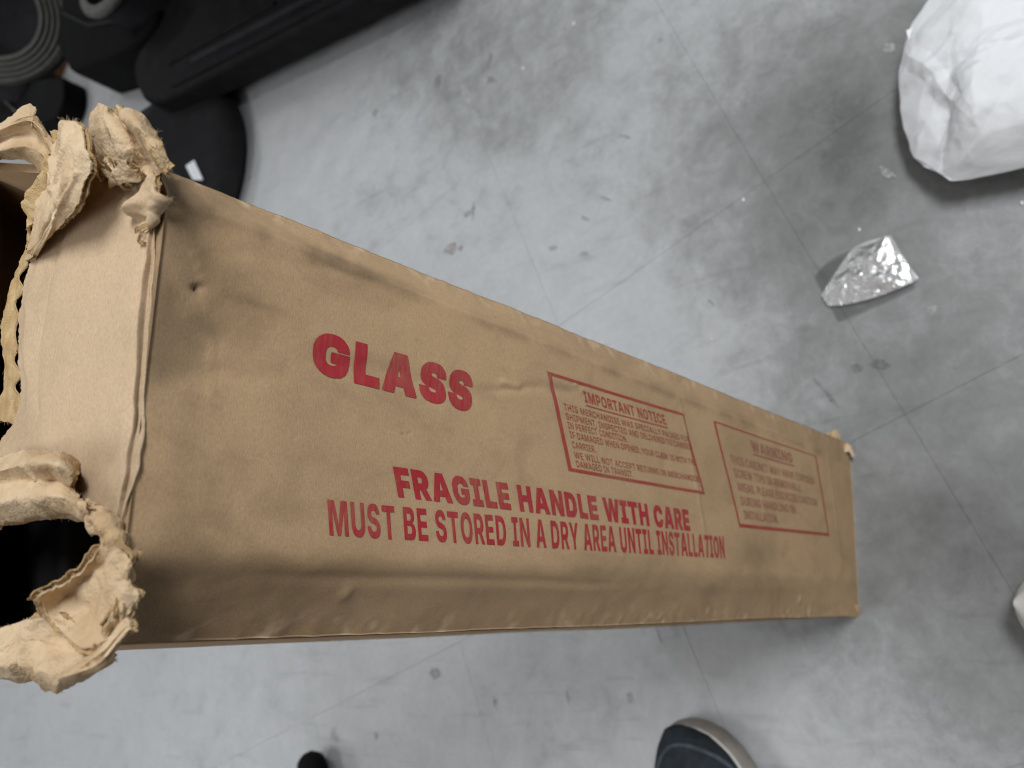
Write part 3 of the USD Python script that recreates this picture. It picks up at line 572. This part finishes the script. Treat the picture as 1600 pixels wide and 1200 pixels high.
sheet('strip_edge', [[(88, 205, 9), (99, 200, 12)], [(74, 250, 6), (84, 243, 10)], [(62, 295, 4), (73, 290, 8)], [(48, 345, 2), (58, 335, 6)], [(38, 400, 0), (46, 385, 3)]], M['torn_edge'], 0.001, 80, 12, 0.0016, 0.0016, 2.5, 4)
sheet('torn_corner', [[(140, 176, 6), (134, 205, 6), (142, 240, 5), (150, 278, 3)], [(153, 160, 14), (166, 198, 17), (176, 236, 14), (184, 276, 9)], [(168, 167, 12), (190, 203, 15), (208, 238, 13), (220, 268, 8)],
                      [(173, 170, 9), (200, 206, 11), (224, 244, 9), (238, 276, 5)], [(181, 163, 14), (214, 194, 17), (242, 229, 16), (261, 262, 11)], [(188, 164, 6), (224, 194, 7), (251, 228, 7), (268, 264, 3)]], M['torn'], 0.0009, 80, 80, 0.0005, 0.0013, 2.2, 5, 'ruffled corner of torn board standing up', ply=1.0)
sheet('torn_scrap', [[(150, 262, 9), (175, 246, 12), (208, 238, 12)], [(160, 276, 10), (186, 262, 8), (214, 254, 10)], [(170, 284, 5), (198, 280, 6), (226, 272, 6)]], M['torn'], 0.0009, 40, 40, 0.0005, 0.0013, 3, 6, None, 150, ply=1.0)
sheet('torn_scrap', [[(205, 258, 5), (232, 262, 7), (254, 286, 5)], [(212, 295, 4), (236, 300, 6), (256, 310, 3)], [(216, 335, 3), (234, 340, 4), (248, 332, 2)], [(218, 375, 2), (228, 378, 3), (236, 372, 1)]], M['kraft_inner'], 0.0012, 50, 40, 0.001, 0.0018, 2, 7, ply=1.0)
sheet('torn_side_flap', [[(-60, 225, 4), (0, 190, 6), (44, 164, 8), (62, 182, 8), (98, 232, 6)], [(-60, 240, 10), (0, 203, 14), (42, 186, 15), (66, 205, 12), (92, 240, 9)], [(-60, 252, 5), (0, 216, 8), (40, 206, 9), (66, 226, 8), (88, 252, 7)],
                         [(-60, 275, 10), (0, 235, 12), (40, 228, 11), (66, 244, 9), (84, 270, 6)], [(-60, 290, 2), (0, 250, 3), (38, 250, 2), (64, 268, 2), (76, 292, 2)]], M['torn'], 0.0009, 60, 70, 0.0005, 0.0013, 2.2, 8, 'rolled torn flap at the far corner', 110, ply=1.0)
sheet('torn_lump', [[(-40, 728, 3), (0, 716, 4), (42, 700, 5), (92, 706, 5), (120, 738, 3)], [(-40, 742, 10), (0, 735, 14), (45, 722, 16), (94, 726, 15), (116, 748, 10)], [(-40, 760, 8), (0, 756, 10), (50, 748, 9), (92, 752, 8), (112, 764, 6)],
                    [(-40, 790, 11), (0, 785, 13), (52, 775, 13), (98, 776, 12), (140, 790, 9)], [(-40, 825, 3), (0, 817, 4), (54, 806, 6), (108, 800, 6), (152, 812, 4)], [(-40, 832, -6), (0, 822, -6), (54, 810, -6), (108, 805, -5), (154, 816, -5)]], M['torn'], 0.0009, 70, 80, 0.0005, 0.0013, 2.2, 9, 'puffed torn edge above the dark hole', 100, ply=1.0)
sheet('torn_scrap', [[(132, 786, 4), (158, 800, 4), (184, 830, 2)], [(144, 802, 5), (168, 822, 5.5), (190, 850, 3)], [(154, 818, 1), (168, 842, 2), (190, 876, 1)]], M['torn'], 0.0009, 40, 40, 0.0005, 0.0013, 2, 10, ply=1.0)
sheet('torn_fold', [[(160, 848, 8), (186, 852, 9), (206, 876, 7), (212, 935, 4)], [(122, 884, 10), (152, 892, 3), (180, 906, 9), (194, 962, 4)], [(82, 910, 12), (108, 930, 3), (140, 958, 4), (166, 1002, 7)], [(57, 933, 15), (70, 955, 10), (96, 986, 7), (126, 1012, 9)]],
      M['torn'], 0.0009, 80, 80, 0.0005, 0.0013, 2.2, 11, 'cupped fold of torn board beside the dark hole', 100, ply=1.0)
sheet('torn_lip', [[(190, 850, 4), (205, 862, 4)], [(190, 890, 6), (208, 895, 4)], [(186, 905, 5), (200, 912, 3)], [(196, 930, 7), (214, 945, 4)], [(190, 970, 8), (212, 972, 4)], [(160, 1010, 8), (188, 1020, 3)]], M['torn'], 0.0009, 80, 16, 0.0005, 0.0013, 2.5, 12, ply=1.0)
sheet('torn_fold', [[(-50, 1005, 5), (0, 984, 7), (68, 960, 9), (112, 984, 6), (160, 1000, 7), (204, 965, 5)], [(-50, 1022, 10), (0, 1010, 11), (58, 998, 5), (102, 1018, 3), (150, 1016, 9), (208, 985, 7)],
                    [(-50, 1045, 8), (0, 1035, 9), (45, 1040, 7), (90, 1058, 13), (140, 1046, 13), (190, 1015, 6)], [(-50, 1056, 0), (8, 1046, 0), (58, 1068, -1), (86, 1086, 2), (130, 1068, 2), (180, 1034, -3)]],
      M['torn'], 0.0009, 80, 100, 0.0005, 0.0013, 2.4, 13, 'crumpled torn flap hanging over the lower corner', 100, ply=1.0)
# frayed feet of the carton
sheet('frayed_corner', [[(1282, 682, -700), (1296, 676, -701), (1310, 681, -703)], [(1298, 694, -699), (1314, 688, -699), (1326, 690, -705)], [(1312, 708, -703), (1324, 706, -705), (1332, 716, -710)]], M['torn'], 0.001, 40, 40, 0.001, 0.002, 1.6, 21, None, 220)
sheet('frayed_corner', [[(1282, 953, -700), (1312, 951, -702), (1342, 946, -704)], [(1280, 958, -706), (1314, 957, -706), (1344, 955, -708)], [(1284, 960, -713), (1314, 962, -714), (1342, 963, -714)]], M['torn'], 0.001, 40, 40, 0.001, 0.0014, 1.2, 22, None, 220)
fc = UsdGeom.BasisCurves.Define(stage, '/World/cardboard_carton/paper_fibres')
fo = origin[carton.GetPath()]
fc.CreatePointsAttr(Vt.Vec3fArray.FromNumpy((np.concatenate(fibres) - fo).astype(np.float32))); fc.CreateCurveVertexCountsAttr(Vt.IntArray.FromNumpy(np.full(len(fibres), 3, np.int32)))
fc.CreateTypeAttr('linear'); fc.CreateWidthsAttr(Vt.FloatArray.FromNumpy(np.tile(np.array([0.00014, 0.0001, 0.00004], np.float32), len(fibres)))); fc.SetWidthsInterpolation('vertex')
UsdShade.MaterialBindingAPI.Apply(fc.GetPrim()).Bind(M['torn']); fc.GetPrim().SetCustomDataByKey('kind', 'stuff')

# slab added inside the carton, its black standing in for shade in the hole
c1, c2 = at(100, 500, H - 0.03), at(100, 930, H - 0.03)
x0, x1, y0, y1 = c2[0] - 0.008, c1[0] + 0.02, max(c1[1], c2[1]) - 0.016, s_up[:, 1].max() + D - 0.008
ins = prism(np.array([(x0, y0), (x1, y0), (x1, y1), (x0, y1)]), 0.02, H - 0.03, 0.004, 3)
tag(part('hole_shade_slab', ins, M['hole_shade'], None, 40), 'slab added inside the torn carton, coloured black as the shade seen in the hole', 'panel')

# ------------------------------------------------------------------ crumpled white paper bag, upper right
bag = thing('paper_bag', 'crumpled white paper bag lying on the floor at the upper right', 'bag', tuple(at(1560, 130, 0)))
sil = [(1462, -10), (1440, 18), (1420, 45), (1424, 62), (1406, 112), (1405, 168), (1412, 205), (1422, 240), (1440, 266), (1458, 272), (1484, 290), (1530, 278), (1580, 262), (1650, 252), (1720, 200), (1740, 90), (1700, -40), (1600, -90), (1500, -70)]
r2 = np.random.default_rng(5)
pts = [at(x, y, 0.026 + 0.012 * r2.random()) for x, y in sil]
c0 = at(1565, 100, 0)
for x, y in sil: p = at(x, y, 0.0); pts.append([c0[0] + (p[0] - c0[0]) * 0.80, c0[1] + (p[1] - c0[1]) * 0.80, 0.003])
for k, (fr, z) in enumerate(((0.82, 0.05), (0.6, 0.066), (0.36, 0.076), (0.1, 0.08))):
    for j, (x, y) in enumerate(sil[k % 2::2]): pts.append(at(1565 + (x - 1565) * fr, 100 + (y - 100) * fr, z))
hull = trimesh.convex.convex_hull(np.array(pts))
hm = trimesh.Trimesh(hull.vertices, hull.faces, process=True)
for _ in range(5): hm = hm.subdivide()
trimesh.smoothing.filter_laplacian(hm, iterations=14)
v = hm.vertices.copy(); dd = np.zeros(len(v)); warp = 0.012 * (meshkit.fbm(v * 30, 3, 31) - 0.5)
for k in range(16):                                          # folds: the sheet bends sharply across each of these lines, for part of their length
    a = r2.random() * np.pi; p = at(*(np.array([1540, 130]) + r2.normal(0, 75, 2)), 0.05)[:2]
    d = (v[:, 0] - p[0]) * math.cos(a) + (v[:, 1] - p[1]) * math.sin(a) + warp * (0.4 + r2.random()); al = -(v[:, 0] - p[0]) * math.sin(a) + (v[:, 1] - p[1]) * math.cos(a)
    L = 0.03 + 0.06 * r2.random(); w = 0.010 + 0.022 * r2.random()
    dd += r2.choice([-1, 1]) * (0.0025 + 0.0035 * r2.random()) * np.clip(1 - np.abs(d) / w, 0, 1) * np.clip(1.3 - np.abs(al) / L, 0, 1)
v += hm.vertex_normals * (dd + 0.0012 * (meshkit.fbm(v * 70, 3, 5) - 0.5))[:, None]
v[:, 2] = np.maximum(v[:, 2], 0.002)
part('bag_body', (v, hm.faces), M['paper'], bag, 30)
fl = np.array([[at(1416, 48, 0.036), at(1421, 68, 0.034)], [at(1432, 40, 0.034), at(1437, 66, 0.03)], [at(1452, 30, 0.03), at(1455, 64, 0.022)]])
part('bag_corner', solid_grid(upsample(fl, 20, 10), 0.0006), M['paper'], bag, 60)

# ------------------------------------------------------------------ crinkled clear wrapper
wr = thing('plastic_wrapper', 'crinkled shiny clear plastic wrapper lying flat on the grimy floor', 'wrapper', tuple(at(1360, 430, 0)))
flat = np.array([[at(1272, 432, 0.0035), at(1300, 405, 0.0035), at(1345, 385, 0.0035)], [at(1292, 468, 0.0035), at(1345, 440, 0.0035), at(1395, 415, 0.0035)], [at(1310, 502, 0.0035), at(1362, 480, 0.0035), at(1432, 448, 0.0035)]])
Pf = upsample(flat, 24, 24); Pf[..., 2] += 0.0006 * (meshkit.fbm(Pf * 60, 3, 4) - 0.5)
part('flat_film', (Pf.reshape(-1, 3), quads(24, 24)), M['film'], wr, 60)
ck = [[(1284, 462, 3.2), (1318, 408, 3.6), (1345, 382, 3.6), (1392, 369, 3.6)], [(1288, 468, 4.0), (1335, 425, 5.7), (1372, 398, 6.5), (1402, 384, 4.9)], [(1291, 473, 3.6), (1345, 450, 5.3), (1392, 425, 6.5), (1415, 405, 4.4)], [(1296, 478, 2.8), (1350, 470, 3.6), (1402, 452, 4.0), (1436, 436, 2.8)]]
U = upsample(ck, 90, 90); Pk = np.array([[at(x, y, z * 0.001) for x, y, z in r] for r in U])
Nk = grid_normals(Pk); Pk += Nk * (0.0022 * (ridged(Pk, 40, 14, 3) - 0.3) + 0.0013 * (meshkit.fbm(Pk * 180, 2, 15) - 0.5))[..., None]; Pk[..., 2] = np.maximum(Pk[..., 2], 0.0048)
part('crinkled_film', (Pk.reshape(-1, 3), quads(90, 90)), M['foil'], wr, 60)

# ------------------------------------------------------------------ shoes
def shoe(name, label, toe, heel_dir, length, width, m_upper, m_sole, m_pipe, m_seam):
    T = np.array([*toe[:2], 0.0]); u = np.array([*heel_dir[:2], 0.0]); u /= np.linalg.norm(u); w = np.array([-u[1], u[0], 0])
    t = thing(name, label, 'shoe', tuple(T + u * length * 0.5))
    def half(l):                                            # half width along the length (0 = toe tip, 1 = heel)
        return width / 2 * np.interp(l, [0, 0.015, 0.05, 0.1, 0.18, 0.3, 0.45, 0.65, 0.85, 0.95, 0.985, 1], [0.0, 0.28, 0.55, 0.78, 0.95, 1.0, 0.9, 0.76, 0.78, 0.62, 0.36, 0.0])
    ls = (1 - np.cos(np.linspace(0, np.pi, 60))) / 2
    hw = gaussian_filter1d(half(ls), 1.0)
    hw[0] = hw[-1] = 0
    ol = np.vstack([np.c_[ls, hw], np.c_[ls[-2:0:-1], -hw[-2:0:-1]]])
    def ring(inset, z): 
        c = ol.copy(); cx = 0.5
        k = 1 - inset / (length * 0.5); c[:, 0] = cx + (c[:, 0] - cx) * k; c[:, 1] *= 1 - inset / (width * 0.5)
        return T + u * (c[:, :1] * length) + w * c[:, 1:] + [0, 0, z]
    n = len(ol)
    rings = [ring(0.003, 0.0025), ring(0.0, 0.006), ring(0.0005, 0.018), ring(0.002, 0.026), ring(0.005, 0.029)]
    v = np.vstack(rings); f = []
    for l in range(len(rings) - 1):
        for j in range(n):
            a, b = l * n + j, l * n + (j + 1) % n; f += [[a, b, b + n], [a, b + n, a + n]]
    for l, o in ((0, -1), (len(rings) - 1, 1)):
        k = len(v); v = np.vstack([v, v[l * n:(l + 1) * n].mean(0)]); f += [[k, l * n + j, l * n + (j + 1) % n][::o] for j in range(n)]
    tm = trimesh.Trimesh(v, f, process=False); tm.fix_normals(); part('sole', tm, m_sole, t, 40)
    part('piping', tube(ring(0.0055, 0.0295), 0.0017, 8, True), m_pipe, t, 60)
    th = np.linspace(0, np.pi, 40); lu = np.linspace(0.012, 0.985, 90)
    hz = np.interp(lu, [0, 0.04, 0.1, 0.2, 0.35, 0.5, 0.6, 0.75, 0.95, 1], [0.004, 0.018, 0.026, 0.032, 0.045, 0.066, 0.074, 0.07, 0.066, 0.02]); hz = gaussian_filter1d(hz, 2)
    G = []
    for l, hgt in zip(lu, hz):
        h_ = max(half(l) - 0.007, 0.001); c = np.sign(np.cos(th)) * np.abs(np.cos(th)) ** 0.8; s_ = np.abs(np.sin(th)) ** 0.75
        G.append([T + u * l * length + w * h_ * cc_ + [0, 0, 0.0285 + hgt * ss] for cc_, ss in zip(c, s_)])
    G = np.array(G); N = grid_normals(G)
    if N[..., 2].mean() < 0: G = G[::-1]
    part('upper', solid_grid(G, 0.002), m_upper, t, 50)
    G0 = G if G[0, 0] @ u < G[-1, 0] @ u else G[::-1]
    if m_seam is not None:
        # arc of the toe cap, a little above the upper
        k = []
        for a in np.linspace(0.06, 0.94, 40):
            l = 0.075 + 0.20 * (abs(2 * a - 1)) ** 1.8
            i = np.interp(l, lu, np.arange(90)); j = a * 39
            k.append([map_coordinates(G0[..., q], [[i], [j]], order=1)[0] for q in range(3)])
        part('toe_seam', tube(np.array(k) + [0, 0, 0.0006], 0.0022, 8), m_seam, t, 60)
    # opening
    co = [map_coordinates(np.array(G0)[..., q], [np.full(40, 0) + 66 + 14 * np.cos(np.linspace(0, 2 * np.pi, 40, endpoint=False)), 19.5 + 12 * np.sin(np.linspace(0, 2 * np.pi, 40, endpoint=False))], order=1) for q in range(3)]
    part('collar', tube(np.stack(co, 1) + [0, 0, 0.002], 0.005, 8, True), m_upper, t, 60)
    return t
toe = at(1052, 1128, 0.02)
shoe('canvas_shoe', 'dark navy canvas shoe with beige rubber sole at the lower edge', toe, at(1052 + 170, 1128 + 320, 0.02) - toe, 0.285, 0.106, M['navy'], M['sole'], M['piping'], M['navy_light'])
toe2 = at(1579, 940, 0.03)
shoe('white_shoe', 'rounded off white tip of a shoe at the right edge', toe2, at(1700, 960, 0.02) - toe2, 0.27, 0.100, M['white_shoe'], M['white_shoe'], M['white_shoe'], None)

# ------------------------------------------------------------------ black rounded foot at the lower edge
ft = at(478, 1173, 0.03); ft2 = at(482, 1300, 0.05)
leg = thing('stand_foot', 'small black rounded foot poking in at the lower edge', 'stand', (ft[0], ft[1], 0))
pp = np.linspace(0, 1, 14)[:, None]; rr = 0.021 * np.sqrt(1 - (1 - np.clip(np.linspace(0.0, 2.2, 14), 0.01, 1)) ** 2)
L0 = ft + [-0.002, 0, -0.010]
part('rubber_tip', tube(L0 + (ft2 - ft) * pp * 0.45, rr, 20), M['black_rubber'], leg, 50)
part('tube_leg', tube(L0 + (ft2 - ft) * (0.45 + np.linspace(0, 1, 6)[:, None] * 2.5), 0.013, 16), M['charcoal'], leg, 50)

# ------------------------------------------------------------------ black things at the upper left
cart = thing('platform_cart', 'long black plastic cart base with a rail along its near side', 'cart', tuple(at(420, 30, 0)))
zb = 0.10
body = [(205, 104), (210, 132), (219, 148), (222, 160), (246, 158), (270, 149), (340, 112), (440, 60), (560, -5), (640, -50), (560, -140), (330, -110), (262, -30), (252, 8), (246, 30), (228, 55)]
part('deck', prism(np.array([at(x, y, zb)[:2] for x, y in body]), 0.045, zb, 0.012, 4), M['black'], cart, 40)
def bar(p, q, z, r, name, mt, squash=1.0, n=14):
    a, b = at(*p, z), at(*q, z); k = 30
    tm = tube(a + (b - a) * np.linspace(0, 1, k)[:, None], r * np.r_[0.75, 0.95, np.ones(k - 4), 0.95, 0.75], n); tm.vertices[:, 2] = z + (tm.vertices[:, 2] - z) * squash
    return part(name, tm, mt, cart, 50)
bar((222, 190), (650, -38), 0.026, 0.021, 'rail', M['charcoal'])
bar((270, 132), (560, -22), zb + 0.001, 0.010, 'deck_rib', M['black'], 0.8)
bar((300, 96), (540, -32), zb + 0.001, 0.008, 'deck_rib', M['charcoal'], 0.8)
bar((262, 100), (430, 5), zb + 0.001, 0.006, 'deck_rib', M['black'], 0.8)
part('added_shade_block', prism(np.array([at(x, y, zb)[:2] for x, y in ((300, -60), (520, -62), (700, -70), (760, -300), (300, -330))]), zb + 0.001, 2.1, 0.02, 4), M['black'], cart, 40)  # unseen block added to shade the floor beside the cart
for (x, y) in ((260, 60), (520, -60)):
    c = at(x, y, 0.03); w = trimesh.creation.cylinder(0.03, 0.025, sections=32, transform=trimesh.transformations.translation_matrix((c[0], c[1], 0.031)) @ trimesh.transformations.rotation_matrix(np.pi / 2, (0, 1, 0)))
    part('caster_wheel', w, M['black_rubber'], cart, 40)
for p, q in (((236, 150), (262, 165)), ((500, 20), (520, 40))):
    a, b = at(*p, 0.06), at(*q, 0.03); part('bracket', tube(a + (b - a) * np.linspace(0, 1, 6)[:, None], 0.008, 8), M['charcoal'], cart, 50)

def lathe(prof, c, n=64):
    prof = np.asarray(prof, float); a = np.linspace(0, 2 * np.pi, n, endpoint=False); k = len(prof)
    v = np.array([[c[0] + r * math.cos(t), c[1] + r * math.sin(t), z] for r, z in prof for t in a]); f = []
    for l in range(k - 1):
        for j in range(n):
            A, B = l * n + j, l * n + (j + 1) % n; f += [[A, B, B + n], [A, B + n, A + n]]
    return trimesh.Trimesh(v, f, process=False)
# canister just behind the carton
cz = 0.055
cc_ = at(276, 292, 0.02)
R0 = float(np.linalg.norm(at(372, 290, 0.02)[:2] - cc_[:2]))
can = thing('black_canister', 'low round black canister with a small white sticker behind the carton', 'canister', (cc_[0], cc_[1], 0))
part('canister_body', lathe([(0.001, 0.002), (R0 * 0.93, 0.002), (R0 * 0.97, 0.01), (R0, 0.02), (R0 * 0.97, cz - 0.018), (R0 * 0.9, cz - 0.005), (R0 * 0.8, cz), (0.001, cz + 0.004)], cc_), M['black'], can, 40)
lb = np.array([[at(290, 259, cz + 0.005), at(303, 250, cz + 0.005)], [at(301, 281, cz + 0.005), at(317, 281, cz + 0.005)]])
part('sticker', solid_grid(facing(upsample(lb, 4, 4), (0, 0, 1)), 0.0008), M['white_label'], can, False)
# ribbed round bin, farther away
bz = 0.09
bc = at(-9, 19, 0.17); dist = np.linalg.norm(CAM - bc); RB = 98.0 / FPX * dist * 0.86
ax = (CAM - bc) / dist * 0.9 + np.array([0, 0, 0.45]); ax /= np.linalg.norm(ax)
ex = np.cross([0, 0, 1.0], ax); ex /= np.linalg.norm(ex); ey = np.cross(ax, ex)
def tilt(tm):
    v = tm.vertices - [0, 0, bz]; tm.vertices = bc + v[:, :1] * ex + v[:, 1:2] * ey + v[:, 2:] * ax; return tm
O3 = np.zeros(3)
bn = thing('ribbed_tub', 'round dark tub in the corner with ribbed grey-green rim and orange patch', 'tub', (bc[0], bc[1], 0))
part('tub_body', tilt(lathe([(0.001, 0.002), (RB * 0.95, 0.002), (RB * 1.18, bz - 0.06), (RB * 1.22, bz - 0.045), (RB * 1.0, bz - 0.03), (RB * 0.97, bz - 0.028)], O3)), M['charcoal'], bn, 40)
prof = [(RB * 0.99, bz - 0.032), (RB * 0.99, bz - 0.015)]
for k in range(5):
    r0 = RB * (0.97 - 0.072 * k); prof += [(r0, bz - 0.010 + 0.002 * k), (r0 - RB * 0.018, bz + 0.002 * k), (r0 - RB * 0.045, bz + 0.002 * k), (r0 - RB * 0.06, bz - 0.008 + 0.002 * k)]
prof += [(RB * 0.60, bz), (RB * 0.58, bz - 0.02)]
part('ribbed_rim', tilt(lathe(prof, O3)), M['grey_rim'], bn, 30)
part('tub_inside', tilt(lathe([(RB * 0.58, bz - 0.015), (RB * 0.56, bz - 0.06), (0.001, bz - 0.062)], O3)), M['charcoal'], bn, 40)
d2 = at(62, 103, 0.17) - bc; ph0 = math.atan2(d2 @ ey, d2 @ ex)
og = np.array([[[RB * r * math.cos(p), RB * r * math.sin(p), bz - 0.03 - 0.015 * (r - 1) / 0.22 + 0.0012] for p in np.linspace(ph0 - 0.19, ph0 + 0.19, 12)] for r in (1.04, 1.10, 1.16)])
ogm = trimesh.Trimesh(solid_grid(facing(og, (0, 0, 1)), 0.0008).vertices, solid_grid(facing(og, (0, 0, 1)), 0.0008).faces, process=False)
part('orange_patch', tilt(ogm), M['orange'], bn, 60)
# a second, paler rim just above the frame edge
rz = 0.2; rc = at(168, -62, rz); RR = float(np.linalg.norm(at(168, 8, rz)[:2] - rc[:2]))
b2 = thing('pale_bin', 'pale grey round rim cut off by the top edge', 'bin', (rc[0], rc[1], 0))
part('bin_body', lathe([(0.001, 0.002), (RR * 0.8, 0.002), (RR * 0.9, rz - 0.02)], rc), M['charcoal'], b2, 40)
part('bin_rim', lathe([(RR * 0.9, rz - 0.02), (RR * 0.98, rz - 0.015), (RR, rz - 0.006), (RR * 0.97, rz), (RR * 0.8, rz), (RR * 0.78, rz - 0.01), (RR * 0.76, rz - 0.05)], rc), M['grey_rim'], b2, 40)
part('bin_inside', lathe([(RR * 0.76, rz - 0.045), (0.001, rz - 0.05)], rc), M['charcoal'], b2, 40)
# low black crate between bin and cart
ct = [(96, -60), (92, 30), (86, 72), (108, 112), (130, 104), (165, 92), (206, 70), (236, 34), (246, 0), (255, -60)]
cr = thing('black_crate', 'low black crate between the ribbed tub and the cart', 'crate', tuple(at(160, 20, 0)))
part('crate_body', prism(np.array([at(x, y, 0.12)[:2] for x, y in ct]), 0.002, 0.12, 0.015, 4), M['black_rubber'], cr, 40)
part('added_shade_block', prism(np.array([at(x, y, 0.12)[:2] for x, y in ((110, -50), (245, -50), (250, -200), (80, -200))]), 0.121, 1.6, 0.02, 4), M['black'], cr, 40)  # second unseen block, added to darken the floor near the crate
part('crate_band', tube([at(100, 20, 0.122), at(140, 40, 0.122), at(200, 30, 0.122), at(240, -10, 0.122)], 0.006, 8), M['charcoal'], cr, 50)
cb = thing('shade_block', 'black block on the floor standing in for the shadow below the ribbed tub', 'box', tuple(at(40, 150, 0)))  # black shape in place of the shadow below the tub
part('shade_body', prism(np.array([at(x, y, 0.06)[:2] for x, y in [(-80, 120), (20, 128), (98, 118), (100, 150), (88, 185), (40, 200), (-80, 180)]]), 0.002, 0.06, 0.008, 3), M['black_rubber'], cb, 40)
part('grey_cord', tube([at(-20, 132, 0.062), at(4, 155, 0.062), at(26, 176, 0.062)], 0.003, 8), M['grey_rim'], cb, 50)  # thin grey cord across the dark area

# ------------------------------------------------------------------ crumbs
def crumb(px, py, r, label, seed):
    ico = trimesh.creation.icosphere(subdivisions=3, radius=r); v = ico.vertices * [0.9, 0.6, 0.5] * (0.4 + 1.0 * meshkit.fbm(ico.vertices / r * 1.5, 2, seed))[:, None]; v[:, 2] = (v[:, 2] - v[:, 2].min()) * 0.6
    tag(part('crumb', (v + at(px, py, 0.0003), ico.faces), M['crumb'], None, 40), label, 'crumb', 'crumbs scattered on the floor')
crumb(1162, 312, 0.0028, 'tiny white crumb left of the wrapper on the grimy, shade-darkened patch', 1)
crumb(897, 38, 0.0045, 'white crumb highest up the bare floor between cart and bag', 2)
crumb(818, 107, 0.0035, 'small white crumb near the long tile seam above the carton', 3)
crumb(577, 163, 0.0035, 'small pale crumb on the shaded floor below the cart rail', 4)
crumb(1343, 359, 0.0024, 'tiny crumb just above the shiny wrapper', 5)
crumb(1597, 318, 0.0025, 'tiny crumb at the right edge below the white bag', 6)
crumb(1113, 530, 0.0020, 'tiny crumb on the floor nearest the carton side', 7)
